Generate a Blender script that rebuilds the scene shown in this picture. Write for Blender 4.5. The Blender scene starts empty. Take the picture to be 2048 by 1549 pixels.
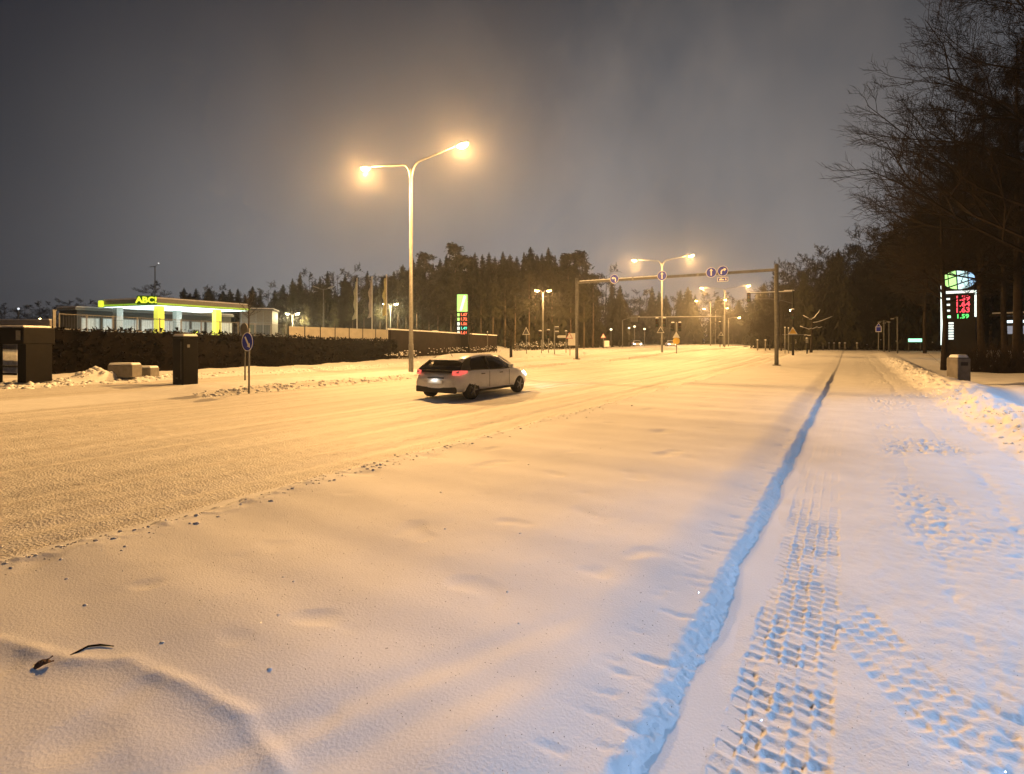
import bpy, bmesh, math, random
import numpy as np
from mathutils import Vector, Matrix

# ------------------------------------------------------------------ camera, sky, exposure
TH = math.radians(32.05)
CT, ST = math.cos(TH), math.sin(TH)
FPX, HOR, CAMZ = 1080.0, 682.0, 1.7
SC = bpy.context.scene
COL = SC.collection
cam_d = bpy.data.cameras.new('camera')
cam = bpy.data.objects.new('camera', cam_d); COL.objects.link(cam)
cam.location = (0, 0, CAMZ); cam.rotation_euler = (math.pi/2, 0, TH)
cam_d.sensor_width = 36; cam_d.lens = 36*FPX/2048; cam_d.shift_y = -92.5/2048
cam_d.clip_end = 3000; cam_d.clip_start = 0.05
SC.camera = cam

wld = bpy.data.worlds.new('World'); SC.world = wld; wld.use_nodes = True
nt = wld.node_tree; nt.nodes.clear()
def N(t, **k):
    n = nt.nodes.new(t)
    for a, v in k.items(): setattr(n, a, v)
    return n
tc = N('ShaderNodeTexCoord'); sep = N('ShaderNodeSeparateXYZ'); nt.links.new(tc.outputs['Generated'], sep.inputs[0])
dot = N('ShaderNodeVectorMath', operation='DOT_PRODUCT'); nt.links.new(tc.outputs['Generated'], dot.inputs[0])
g = Vector((-.36, .933, 0)).normalized(); dot.inputs[1].default_value = g
az = N('ShaderNodeMapRange'); az.inputs[1].default_value = .40; az.inputs[2].default_value = 1.0; az.interpolation_type = 'SMOOTHSTEP'
nt.links.new(dot.outputs['Value'], az.inputs[0])
el = N('ShaderNodeMapRange'); el.inputs[1].default_value = .78; el.inputs[2].default_value = .0; el.interpolation_type = 'SMOOTHSTEP'
nt.links.new(sep.outputs[2], el.inputs[0])
noi = N('ShaderNodeTexNoise'); noi.inputs['Scale'].default_value = 2.2; noi.inputs['Detail'].default_value = 4
mpn = N('ShaderNodeMapping'); mpn.inputs['Scale'].default_value = (1, 1, .55)
nt.links.new(tc.outputs['Generated'], mpn.inputs[0]); nt.links.new(mpn.outputs[0], noi.inputs['Vector'])
nm = N('ShaderNodeMapRange'); nm.inputs[1].default_value = .3; nm.inputs[2].default_value = .7; nm.inputs[3].default_value = .78; nm.inputs[4].default_value = 1.22
nt.links.new(noi.outputs['Fac'], nm.inputs[0])
mul = N('ShaderNodeMath', operation='MULTIPLY'); nt.links.new(az.outputs[0], mul.inputs[0]); nt.links.new(el.outputs[0], mul.inputs[1])
mul2 = N('ShaderNodeMath', operation='MULTIPLY'); nt.links.new(mul.outputs[0], mul2.inputs[0]); nt.links.new(nm.outputs[0], mul2.inputs[1])
mx = N('ShaderNodeMix', data_type='RGBA'); nt.links.new(mul2.outputs[0], mx.inputs[0])
mx.inputs[6].default_value = (.012, .014, .022, 1); mx.inputs[7].default_value = (.245, .245, .255, 1)
pd = N('ShaderNodeVectorMath', operation='DOT_PRODUCT'); nt.links.new(tc.outputs['Generated'], pd.inputs[0])   # a brownish cloud lit from below
pd.inputs[1].default_value = Vector((-.30, .99, .42)).normalized()
pm = N('ShaderNodeMapRange'); pm.inputs[1].default_value = .90; pm.inputs[2].default_value = 1.0; pm.interpolation_type = 'SMOOTHSTEP'; nt.links.new(pd.outputs['Value'], pm.inputs[0])
pn = N('ShaderNodeTexNoise'); pn.inputs['Scale'].default_value = 5; pn.inputs['Detail'].default_value = 5; nt.links.new(mpn.outputs[0], pn.inputs['Vector'])
pr = N('ShaderNodeMapRange'); pr.inputs[1].default_value = .38; pr.inputs[2].default_value = .68; nt.links.new(pn.outputs['Fac'], pr.inputs[0])
pp = N('ShaderNodeMath', operation='MULTIPLY'); nt.links.new(pm.outputs[0], pp.inputs[0]); nt.links.new(pr.outputs[0], pp.inputs[1])
ad = N('ShaderNodeMix', data_type='RGBA', blend_type='ADD'); nt.links.new(pp.outputs[0], ad.inputs[0]); nt.links.new(mx.outputs[2], ad.inputs[6]); ad.inputs[7].default_value = (.075, .055, .038, 1)
bg = N('ShaderNodeBackground'); nt.links.new(ad.outputs[2], bg.inputs[0]); bg.inputs[1].default_value = 1.0
out = N('ShaderNodeOutputWorld'); nt.links.new(bg.outputs[0], out.inputs[0])

SODIUM = (1.0, .535, .17)
LED = (.38, .63, 1.0)
P_SOD, P_LED = 10600, 1950          # watts of the big street lamps and of the white-blue station lamp
HAZE = .00075
vs = SC.view_settings
vs.view_transform = 'Standard'; vs.look = 'None'; vs.gamma = 1; vs.use_curve_mapping = False; vs.exposure = 0
cy = SC.cycles
cy.use_denoising = True
cy.max_bounces = 4; cy.diffuse_bounces = 2; cy.glossy_bounces = 2; cy.transmission_bounces = 3; cy.volume_bounces = 0; cy.transparent_max_bounces = 8
cy.sample_clamp_indirect = 4; cy.caustics_reflective = False; cy.caustics_refractive = False
cy.use_adaptive_sampling = True; cy.adaptive_threshold = .03

# ------------------------------------------------------------------ helpers
random.seed(7); RNG = np.random.default_rng(7)
def W(px, D):
    """world x, y of the point at camera depth D that the photograph shows at column px"""
    cx = (px-1024)/FPX*D
    return cx*CT-D*ST, cx*ST+D*CT
def ZP(py, D): return CAMZ-(py-HOR)/FPX*D

def grad_noise(x, y, seed=0):
    xi = np.floor(x).astype(np.int64); yi = np.floor(y).astype(np.int64)
    xf = x-xi; yf = y-yi
    def g(ix, iy, dx, dy):
        h = (ix*374761393+iy*668265263+seed*974634777) & 0xffffffff
        h = ((h ^ (h >> 13))*1274126177) & 0xffffffff
        h = h ^ (h >> 16)
        a = (h & 0xffff)/65536.0*2*np.pi
        return np.cos(a)*dx+np.sin(a)*dy
    u = xf*xf*xf*(xf*(xf*6-15)+10); v = yf*yf*yf*(yf*(yf*6-15)+10)
    a = g(xi, yi, xf, yf); b = g(xi+1, yi, xf-1, yf); c = g(xi, yi+1, xf, yf-1); d = g(xi+1, yi+1, xf-1, yf-1)
    return (a*(1-u)+b*u)*(1-v)+(c*(1-u)+d*u)*v
def fbm(x, y, s, o=3, seed=0, rough=.5):
    r = 0; a = 1
    for k in range(o):
        r = r+a*grad_noise(x*s, y*s, seed+k*17); a *= rough; s = s*2.03
    return r
def ss(a, b, x):
    t = np.clip((x-a)/(b-a), 0, 1); return t*t*(3-2*t)

MATS = {}
def mat(name, col, rough=.6, metal=0, emit=None, es=0, var=.15, scale=6, bump=0, bscale=40, bdist=.01, alpha=None, stretch=None, spec=None, gen=False):
    if name in MATS: return MATS[name]
    m = bpy.data.materials.new(name); m.use_nodes = True
    t = m.node_tree; b = t.nodes['Principled BSDF']
    b.inputs['Roughness'].default_value = rough; b.inputs['Metallic'].default_value = metal
    if spec is not None: b.inputs['Specular IOR Level'].default_value = spec
    c = t.nodes.new('ShaderNodeTexCoord'); mp = t.nodes.new('ShaderNodeMapping')
    t.links.new(c.outputs['Object'], mp.inputs[0])
    if stretch: mp.inputs['Scale'].default_value = stretch
    n = t.nodes.new('ShaderNodeTexNoise'); n.inputs['Scale'].default_value = scale; n.inputs['Detail'].default_value = 5
    t.links.new(mp.outputs[0], n.inputs['Vector'])
    r = t.nodes.new('ShaderNodeMapRange'); r.inputs[1].default_value = .3; r.inputs[2].default_value = .7
    r.inputs[3].default_value = 1-var; r.inputs[4].default_value = 1+var
    t.links.new(n.outputs['Fac'], r.inputs[0])
    v = t.nodes.new('ShaderNodeVectorMath'); v.operation = 'SCALE'; v.inputs[0].default_value = col[:3]
    t.links.new(r.outputs[0], v.inputs['Scale']); t.links.new(v.outputs[0], b.inputs['Base Color'])
    if emit:
        b.inputs['Emission Color'].default_value = (*emit, 1); b.inputs['Emission Strength'].default_value = es
    if bump:
        n2 = t.nodes.new('ShaderNodeTexNoise'); n2.inputs['Scale'].default_value = bscale; n2.inputs['Detail'].default_value = 4
        t.links.new(c.outputs['Object'], n2.inputs['Vector'])
        bp = t.nodes.new('ShaderNodeBump'); bp.inputs['Strength'].default_value = bump; bp.inputs['Distance'].default_value = bdist
        t.links.new(n2.outputs['Fac'], bp.inputs['Height']); t.links.new(bp.outputs[0], b.inputs['Normal'])
    MATS[name] = m; return m

M_SNOW = mat('snow', (.86, .87, .90), .75, var=.05, scale=1.2, bump=.5, bscale=70, bdist=.006)
M_PATH = mat('trodden_snow', (.845, .857, .888), .72, var=.06, scale=2.0, bump=.6, bscale=60, bdist=.008)
M_ROAD = mat('packed_road_snow', (.81, .80, .79), .65, var=.17, scale=1.0, bump=.8, bscale=38, bdist=.025, stretch=(3.2, .12, 1))
M_CAP = mat('snow_cap', (.86, .87, .9), .8, var=.04, bump=.4, bscale=25, bdist=.02)
M_GALV = mat('galvanised_steel', (.20, .20, .20), .55, .25, var=.2, scale=9)
M_GREYP = mat('grey_painted_steel', (.11, .11, .11), .6, 0, var=.25, spec=.2)
M_DARKP = mat('black_painted_steel', (.008, .007, .007), .5, .1, spec=.12, var=.25)
M_CONC = mat('concrete', (.19, .175, .16), .85, var=.2, scale=5, bump=.3)
M_DCONC = mat('dark_stained_wall', (.018, .012, .010), .85, spec=.12, var=.4, scale=1.5, bump=.4, bscale=12, bdist=.03)
M_BARK = mat('bark', (.032, .024, .018), .9, spec=.12, var=.35, scale=4, bump=.5, bscale=14, bdist=.03)
M_TWIG = mat('twigs', (.022, .016, .012), .9, spec=.12, var=.3, scale=.7)
M_SPRUCE = mat('spruce_needles', (.032, .031, .017), .85, spec=.12, var=.4, scale=.6)
M_PINE = mat('pine_needles', (.044, .042, .022), .85, spec=.12, var=.4, scale=.6)
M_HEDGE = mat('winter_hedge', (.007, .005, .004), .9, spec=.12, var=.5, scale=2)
M_WHITE = mat('white_car_paint', (.82, .82, .82), .28, 0, var=.05, scale=3, spec=.5)
M_GLASS = mat('dark_car_glass', (.012, .012, .014), .08, 0, var=.1)
M_RUBBER = mat('tyre_rubber', (.018, .017, .017), .85, var=.2)
M_TRIM = mat('black_plastic', (.02, .02, .02), .6, var=.2)
M_RIM = mat('alloy_rim', (.30, .30, .30), .35, .8, var=.15)
M_SIGNB = mat('sign_blue', (.006, .022, .42), .4, spec=.2, var=.1, scale=20)
M_SIGNW = mat('sign_white', (.72, .72, .70), .45, var=.06, scale=20)
M_SIGNY = mat('sign_yellow', (.70, .45, .05), .45, var=.06, scale=20)
M_SIGNR = mat('sign_red', (.45, .02, .02), .45, var=.1, scale=20)
M_LENS = mat('sodium_lens', (.9, .7, .4), .3, emit=(1.0, .70, .24), es=40)
M_LENSW = mat('pale_lamp_lens', (.9, .9, .8), .3, emit=(1.0, .88, .55), es=25)
M_LED = mat('led_lens', (.8, .9, 1), .3, emit=(.6, .8, 1), es=30)

def overlay(m, col, mask):
    """mix a second colour into a material's base colour; mask(tree, object coordinates) returns the factor socket"""
    t = m.node_tree; b = t.nodes['Principled BSDF']; old = b.inputs['Base Color'].links[0].from_socket
    c = t.nodes.new('ShaderNodeTexCoord'); x = t.nodes.new('ShaderNodeMix'); x.data_type = 'RGBA'
    t.links.new(mask(t, c.outputs['Object']), x.inputs[0]); t.links.new(old, x.inputs[6]); x.inputs[7].default_value = (*col, 1)
    t.links.new(x.outputs[2], b.inputs['Base Color'])
def noise_mask(stretch, scale, lo, hi, top, zr=None):
    def f(t, co):
        mp = t.nodes.new('ShaderNodeMapping'); mp.inputs['Scale'].default_value = stretch; t.links.new(co, mp.inputs[0])
        n = t.nodes.new('ShaderNodeTexNoise'); n.inputs['Scale'].default_value = scale; n.inputs['Detail'].default_value = 6; t.links.new(mp.outputs[0], n.inputs['Vector'])
        src = n.outputs['Fac']
        if zr:
            s_ = t.nodes.new('ShaderNodeSeparateXYZ'); t.links.new(co, s_.inputs[0])
            z = t.nodes.new('ShaderNodeMapRange'); z.inputs[1].default_value = zr[0]; z.inputs[2].default_value = zr[1]; z.inputs[3].default_value = -.25; z.inputs[4].default_value = .30; t.links.new(s_.outputs[2], z.inputs[0])
            a = t.nodes.new('ShaderNodeMath'); a.operation = 'ADD'; t.links.new(src, a.inputs[0]); t.links.new(z.outputs[0], a.inputs[1]); src = a.outputs[0]
        r = t.nodes.new('ShaderNodeMapRange'); r.inputs[1].default_value = lo; r.inputs[2].default_value = hi; r.inputs[4].default_value = top; t.links.new(src, r.inputs[0])
        return r.outputs[0]
    return f
overlay(M_WHITE, (.24, .20, .16), noise_mask((1, .6, 1), 5, .50, 1.0, .35, (.95, .25)))      # road salt and grime on the lower body
overlay(M_ROAD, (.40, .34, .28), noise_mask((3.0, .035, 1), 1.0, .54, .72, .42))             # dirty wheel-track streaks
overlay(M_ROAD, (.36, .31, .26), noise_mask((1, .6, 1), 7, .60, .78, .40))                   # scattered grit
def link(o): COL.objects.link(o); return o
def tag(o, label, cat, group=None, kind=None):
    if label: o['label'] = label
    if cat: o['category'] = cat
    if group: o['group'] = group
    if kind: o['kind'] = kind
    return o
def thing(name, label, cat, loc=(0, 0, 0), rz=0, group=None):
    o = link(bpy.data.objects.new(name, None)); o.location = loc; o.rotation_euler = (0, 0, rz)
    o.empty_display_size = .2
    return tag(o, label, cat, group)
def copy_tree(o, parent=None):
    c = o.copy(); link(c); c.parent = parent
    for ch in list(o.children): copy_tree(ch, c)
    return c

class MB:
    def __init__(s): s.v = []; s.f = []
    def add(s, vs_, fs):
        b = len(s.v); s.v.extend(vs_); s.f.extend([tuple(i+b for i in f) for f in fs]); return s
    def box(s, c, d, rz=0, taper=1.0, rx=0):
        x, y, z = d[0]/2, d[1]/2, d[2]/2
        R = Matrix.Rotation(rz, 3, 'Z') @ Matrix.Rotation(rx, 3, 'X')
        vs_ = []
        for zz, k in ((-z, 1), (z, taper)):
            for xx, yy in ((-x, -y), (x, -y), (x, y), (-x, y)):
                p = R @ Vector((xx*k, yy*k, zz)); vs_.append((p.x+c[0], p.y+c[1], p.z+c[2]))
        return s.add(vs_, [(0, 3, 2, 1), (4, 5, 6, 7), (0, 1, 5, 4), (1, 2, 6, 5), (2, 3, 7, 6), (3, 0, 4, 7)])
    def tube(s, pts, rad, n=8, cap=True):
        pts = [Vector(p) for p in pts]
        if not isinstance(rad, (list, tuple)): rad = [rad]*len(pts)
        rings = []; base = len(s.v); up = None
        for i, p in enumerate(pts):
            a = pts[max(i-1, 0)]; b = pts[min(i+1, len(pts)-1)]
            d = (b-a).normalized()
            if up is None: up = d.orthogonal().normalized()
            else:
                up = (up-d*up.dot(d))
                up = up.normalized() if up.length > 1e-6 else d.orthogonal().normalized()
            w = d.cross(up)
            for k in range(n):
                t = 2*math.pi*k/n
                q = p+(up*math.cos(t)+w*math.sin(t))*rad[i]; s.v.append((q.x, q.y, q.z))
        for i in range(len(pts)-1):
            for k in range(n):
                a = base+i*n+k; b = base+i*n+(k+1) % n
                s.f.append((a, b, b+n, a+n))
        if cap:
            s.f.append(tuple(base+k for k in reversed(range(n)))); e = base+(len(pts)-1)*n
            s.f.append(tuple(e+k for k in range(n)))
        return s
    def lathe(s, prof, n=20, axis='Z', c=(0, 0, 0)):
        base = len(s.v)
        for r, h in prof:
            for k in range(n):
                t = 2*math.pi*k/n; a, b = r*math.cos(t), r*math.sin(t)
                p = {'Z': (a, b, h), 'X': (h, a, b), 'Y': (a, h, b)}[axis]
                s.v.append((p[0]+c[0], p[1]+c[1], p[2]+c[2]))
        for i in range(len(prof)-1):
            for k in range(n):
                a = base+i*n+k; b = base+i*n+(k+1) % n; s.f.append((a, b, b+n, a+n))
        s.f.append(tuple(base+k for k in reversed(range(n)))); e = base+(len(prof)-1)*n
        s.f.append(tuple(e+k for k in range(n)))
        return s
    def prism(s, poly, y0, y1):
        """polygon in x,z extruded along y"""
        n = len(poly); vs_ = [(p[0], y0, p[1]) for p in poly]+[(p[0], y1, p[1]) for p in poly]
        fs = [tuple(range(n)), tuple(range(2*n-1, n-1, -1))]+[(i, i+n, (i+1) % n+n, (i+1) % n) for i in range(n)]
        return s.add(vs_, fs)
    def build(s, name, m, parent=None, smooth=False, bevel=0, sub=0):
        me = bpy.data.meshes.new(name); me.from_pydata(s.v, [], s.f); me.update()
        bm = bmesh.new(); bm.from_mesh(me)
        if len(bm.faces) < 20000: bmesh.ops.recalc_face_normals(bm, faces=bm.faces)
        if smooth:
            for f in bm.faces: f.smooth = True
        bm.to_mesh(me); bm.free()
        me.materials.append(m)
        o = link(bpy.data.objects.new(name, me)); o.parent = parent
        if bevel:
            b = o.modifiers.new('bevel', 'BEVEL'); b.width = bevel; b.segments = 2; b.limit_method = 'ANGLE'
        if sub:
            b = o.modifiers.new('sub', 'SUBSURF'); b.levels = sub; b.render_levels = sub
        return o
def raw(name, v, f, m, parent=None):
    me = bpy.data.meshes.new(name)
    v = np.asarray(v, dtype=np.float32); f = np.asarray(f, dtype=np.int32)
    k = f.shape[1]
    me.vertices.add(len(v)); me.vertices.foreach_set('co', v.ravel())
    me.loops.add(f.size); me.loops.foreach_set('vertex_index', f.ravel())
    me.polygons.add(len(f)); me.polygons.foreach_set('loop_start', np.arange(len(f), dtype=np.int32)*k)
    me.update(calc_edges=True); me.validate()
    me.materials.append(m)
    o = link(bpy.data.objects.new(name, me)); o.parent = parent
    return o
def text_mesh(name, body, size, m, parent, loc, rot, extrude=.01, align='CENTER', bold=0):
    c = bpy.data.curves.new(name, 'FONT'); c.body = body; c.size = size; c.extrude = extrude; c.align_x = align; c.align_y = 'CENTER'; c.offset = bold
    c.resolution_u = 3
    t = bpy.data.objects.new(name, c); link(t)
    dg = bpy.context.evaluated_depsgraph_get()
    me = bpy.data.meshes.new_from_object(t.evaluated_get(dg))
    bpy.data.objects.remove(t); bpy.data.curves.remove(c)
    me.materials.clear(); me.materials.append(m)
    o = link(bpy.data.objects.new(name, me)); o.parent = parent; o.location = loc; o.rotation_euler = rot
    return o
BATWING = ((0, .30), (.15, .42), (.30, .95), (.42, .80), (.52, .25), (.62, .12), (1, .12))
CUTOFF = ((0, .40), (.12, .55), (.225, .90), (.26, .55), (.297, .22), (.35, .06), (.5, .02), (1, .02))   # full cut-off luminaire
def point(name, loc, watts, col, r=.12, parent=None, beam=BATWING):
    l = bpy.data.lights.new(name, 'POINT'); l.energy = watts; l.color = col; l.shadow_soft_size = r
    l.use_nodes = True; t = l.node_tree; e = t.nodes['Emission']       # batwing luminaire: throws sideways more than straight down, little upwards
    c = t.nodes.new('ShaderNodeTexCoord'); sp = t.nodes.new('ShaderNodeSeparateXYZ'); cr = t.nodes.new('ShaderNodeFloatCurve')
    mr = t.nodes.new('ShaderNodeMapRange'); mr.inputs[1].default_value = -1; mr.inputs[2].default_value = 1
    t.links.new(c.outputs['Normal'], sp.inputs[0]); t.links.new(sp.outputs[2], mr.inputs[0]); t.links.new(mr.outputs[0], cr.inputs['Value'])
    cu = cr.mapping.curves[0]
    while len(cu.points) > 2: cu.points.remove(cu.points[1])
    cu.points[0].location = beam[0]; cu.points[1].location = beam[-1]
    for q in beam[1:-1]: cu.points.new(*q)
    cr.mapping.update(); cr.inputs['Factor'].default_value = 1
    mu = t.nodes.new('ShaderNodeMath'); mu.operation = 'MULTIPLY'; mu.inputs[1].default_value = 1.7
    t.links.new(cr.outputs[0], mu.inputs[0]); t.links.new(mu.outputs[0], e.inputs['Strength'])
    o = link(bpy.data.objects.new(name, l)); o.location = loc; o.parent = parent
    return o

# ------------------------------------------------------------------ the snow-covered ground
def seg_dist(x, y, pts):
    best = np.full(x.shape, 1e9); side = np.zeros(x.shape); along = np.zeros(x.shape); acc = 0
    for (ax, ay), (bx, by) in zip(pts[:-1], pts[1:]):
        dx, dy = bx-ax, by-ay; L = math.hypot(dx, dy)
        t = np.clip(((x-ax)*dx+(y-ay)*dy)/L**2, 0, 1)
        d = np.hypot(x-ax-t*dx, y-ay-t*dy); sd = ((x-ax)*dy-(y-ay)*dx)/L
        m_ = d < best
        best = np.where(m_, d, best); side = np.where(m_, sd, side); along = np.where(m_, acc+t*L, along); acc += L
    return best, side, along
def gp(px, py, z=0.0):
    D = FPX*(CAMZ-z)/(py-HOR); return W(px, D)
RIDGE = [gp(-260, 1255, .12), gp(0, 1292, .12), gp(130, 1330, .12), gp(255, 1332, .12), gp(370, 1385, .12), gp(490, 1445, .12), gp(530, 1500, .12), gp(570, 1560, .12)]
def tread(s, t, width, pitch, ncol, seed):
    """lug pattern of a tyre: pits in staggered columns"""
    t0 = t; t = t+.016*fbm(t*1.0, s, 7, 2, 90+seed); s = s+.014*fbm(t*1.0+5, s, 9, 2, 95+seed)
    u = (t/width+.5)*ncol; c = np.floor(u); fu = u-c
    sl = s+.25*t+.5*pitch*(c % 2)+.006*np.sin(9*s+3*c)
    v = sl/pitch; fv = v-np.floor(v)
    pit = ss(0, .14, fu)*ss(1, .86, fu)*ss(0, .55, fv)*ss(1, .84, fv)
    ins = (np.abs(t) < width/2)*np.clip(.75+1.2*(fbm(t0, s, 5, 2, 97+seed)+ss(width*.55, width*.2, np.abs(t0))*.5), 0, 1)
    return np.where(np.abs(t) < width/2, pit*ins, 0)
def height(x, y):
    x = np.asarray(x, dtype=float); y = np.asarray(y, dtype=float)
    big = fbm(x, y, .08, 2, 3)
    rise = .42*ss(38, 80, y)
    x0, x1 = x.min(), x.max()
    if x1 < -26 or x0 > 40:
        pass
    face = 0.0*x; inner = 0.0*x; berm = 0.0*x; tA = x+.30-.03*np.sin(y*.5)
    if x0 < 0 and x1 > -26:
        face, inner = height_verge_road(x, y)
    # tracks on the path
    if x1 > -.95 and x0 < 2.3: inner = inner+height_path(x, y, face, tA)
    if x1 > 1.5: inner = inner+height_bank(x, y)
    if x0 < -15.5: inner = inner+height_far(x, y)
    return inner+rise+ss(80, 160, np.hypot(x, y))*.5*big
def height_verge_road(x, y):
    # verge between path and road
    wob = .028*fbm(y*0+3.3, y, .8, 3, 5)+.012*fbm(x*0, y, 9, 2, 6)
    xe = -.70+wob
    cr = fbm(x, y, 14, 3, 8)
    face = ss(.09+.04*fbm(x*0+9, y, 1.3, 2, 10), -.09, x-xe-.018*cr-.016*fbm(x, y, 38, 2, 9))
    verge = .15+.018*fbm(x, y, .6, 2, 11)+.003*fbm(x, y, 3, 3, 12)
    dimple = np.clip(fbm(x, y, 1.7, 2, 13)-.34, 0, 1)
    verge = verge-.045*dimple*ss(-.9, -1.4, x)
    verge = verge*(1-.42*ss(-1.30, -.74, x))
    tear = np.clip(fbm(x*2.2+y*.8, y*9-x*2.5, 1.6, 2, 14)-.16, 0, 1)*ss(-1.12, -.86, x)*ss(-.70, -.80, x)
    verge = verge*(1+.22*fbm(x*0+2, y, .9, 2, 15))-.03*tear
    vfade = .35+.65*ss(40, 22, y)
    # drifted ridge and two shadow bands shaped as shallow hollows at the near left
    if x.max() > -6 and x.size > 1:
      d, sd, al = seg_dist(x, y, RIDGE)
      verge = verge+.011*np.exp(-(d/.040)**2)*(.4+1.1*(fbm(x, y, 4, 3, 21)+.4))-.006*np.exp(-((sd-.15)/.10)**2)*(d < .6)*ss(.6, .2, d)
    for off, dep, w in ((0, .009, .10), (.30, .010, .13)):
        c0 = -2.52+.43*(y+.03)+off
        verge = verge-dep*np.exp(-((x-c0)/w)**2)*ss(3.6, 1.8, y)*ss(-1.0, -1.35, x)
    # road edge: berm of thrown crumbs
    xr = -5.2+.10*fbm(x*0+1.7, y, .35, 3, 31)
    edge = ss(.18, -.25, x-xr)
    crumb = fbm(x, y, 7.5, 3, 33)
    berm = np.exp(-((x-xr+.05)/.28)**2)*(.006+.045*np.clip(crumb+.05, 0, 1))
    road = -.03+.020*fbm(x*1.0, y*.09, 1.9, 3, 41)+.010*fbm(x, y*.5, 5, 3, 42)+.010*fbm(x, y, 9, 2, 43)
    rut = 0
    for xc in (-6.4, -7.9, -9.75, -11.25, -13.0, -14.5):
        rut = rut+np.exp(-((x-xc-.12*fbm(x*0+xc, y, .12, 2, 44))/.22)**2)
    road = road-.036*rut+.012*np.exp(-((x+9.0-.1*fbm(x*0, y, .2, 2, 45))/.12)**2)
    return face, face*vfade*verge*(1-edge)+edge*road+berm*(1-ss(60, 75, y))
def height_path(x, y, face, tA):
    pth = .006*fbm(x, y, 2.5, 3, 51)+.005*fbm(x, y, 11, 3, 50)*ss(-.5, .3, x)
    sc_ = fbm(x*.8+y*.35, y*1.2-x*.2, 5, 3, 52); pth = pth-.012*np.clip(sc_-.12, 0, 1)*ss(.05, .6, x)
    lum = np.clip(fbm(x, y, 9, 3, 53)+.05, 0, 1)*np.clip(fbm(x, y, .55, 2, 54)+.12, 0, .5)*ss(.2, .7, x)
    pth = pth-.12*lum
    mk = np.clip(.6+1.6*fbm(x, y, 2.2, 2, 55), 0, 1)
    near = ss(8, 4.6, y)
    mk2 = np.clip(.75+1.5*fbm(x, y, 3.1, 3, 55), .10, 1)*(1+.6*fbm(x, y, 22, 2, 60))
    pth = pth-(.014*near+.005)*tread(y, tA, .42, .085, 5, 1)*(near*mk2+(1-near)*mk)*ss(19, 12, y)+.006*near*np.exp(-(tA/.23)**4)*fbm(x, y, 12, 2, 56)
    bx, by = .40, -.9165
    s2 = (x+.08)*bx+(y-4.1)*by; t2 = -(x+.08)*by+(y-4.1)*bx
    pth = pth-.013*tread(s2, t2, .36, .09, 4, 2)*np.clip(.8+1.3*fbm(x, y, 2.6, 2, 57), .2, 1)*(1+.6*fbm(x, y, 22, 2, 60))*ss(-.15, .2, s2)*ss(1.5, 1.1, s2)*(tA > .20)
    pth = pth-.02*np.exp(-((x-1.35-.06*np.sin(y*.8))/.10)**2)*(.5+fbm(x, y, 6, 2, 58))
    pth = pth-.012*np.exp(-((x-.55-.03*y*.3)/.06)**2)*(.4+fbm(x, y, 8, 2, 59))*ss(20, 8, y)
    inside = (x > -.95) & (x < 2.3)
    return np.where(inside, pth*(1-face), 0)
def height_bank(x, y):
    # bank of ploughed snow right of the path
    xb = 2.0+.15*fbm(x*0+7, y, .25, 2, 61)
    lump = fbm(x, y, 3.2, 4, 62)
    bank = ss(xb-.1, xb+1.0, x)*(.31+.10*fbm(x, y, .5, 2, 63))
    bank = bank+ss(xb-.25, xb+.15, x)*ss(xb+1.6, xb+.7, x)*.10*lump*(.5+ss(xb+.2, xb+.6, x))
    bank = bank-ss(xb+.95, xb+2.2, x)*(.46+.1*fbm(x, y, .3, 2, 65))
    mound = .42*np.exp(-(((x-4.6)/1.1)**2+((y-23)/3.2)**2))+.25*np.exp(-(((x-6.6)/1.6)**2+((y-31)/4)**2))
    bank = (bank+mound*ss(2.6, 3.4, x))*(1-.75*ss(46, 60, y))
    return np.where(x > 1.5, bank, 0)
def height_far(x, y):
    inner = 0.0*x
    # median, far carriageway, far bank
    xm0, xm1 = -17.1, -20.2
    nose = ss(8.2, 10.6, y)
    med = ss(xm0+.18, xm0-.15, x-.08*fbm(x*0, y, .6, 3, 71))*ss(xm1-.18, xm1+.15, x)*nose
    inner = np.where(x < -15.5, inner+med*(.17+.05*fbm(x, y, 1.3, 3, 72))*1.0, inner)
    wall = ss(-25.0, -26.4, x-.25*fbm(x*0, y, .3, 2, 74))
    inner = inner+np.where(x < -23, wall*(.13+.10*fbm(x, y, .7, 4, 73)), 0)
    pile = .42*np.exp(-(((x-PILE[0])/.95)**2+((y-PILE[1])/.8)**2))*(1+.3*fbm(x, y, 2, 3, 77))
    inner = inner+np.where(x < -26, pile, 0)
    xl = np.interp(y, [5, 21, 28, 35, 62, 90], [-33.6, -32.0, -33.2, -36.0, -42.0, -48])
    st = ss(xl-1.0, xl-4.0, x)*ss(80, 66, y)
    inner = inner+1.0*st
    inner = inner+np.where(x < -25.5, -.03, 0)*0
    return inner
PILE = gp(193, 752, .25)
def zat(x, y): return float(height(np.array([x]), np.array([y]))[0])

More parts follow.
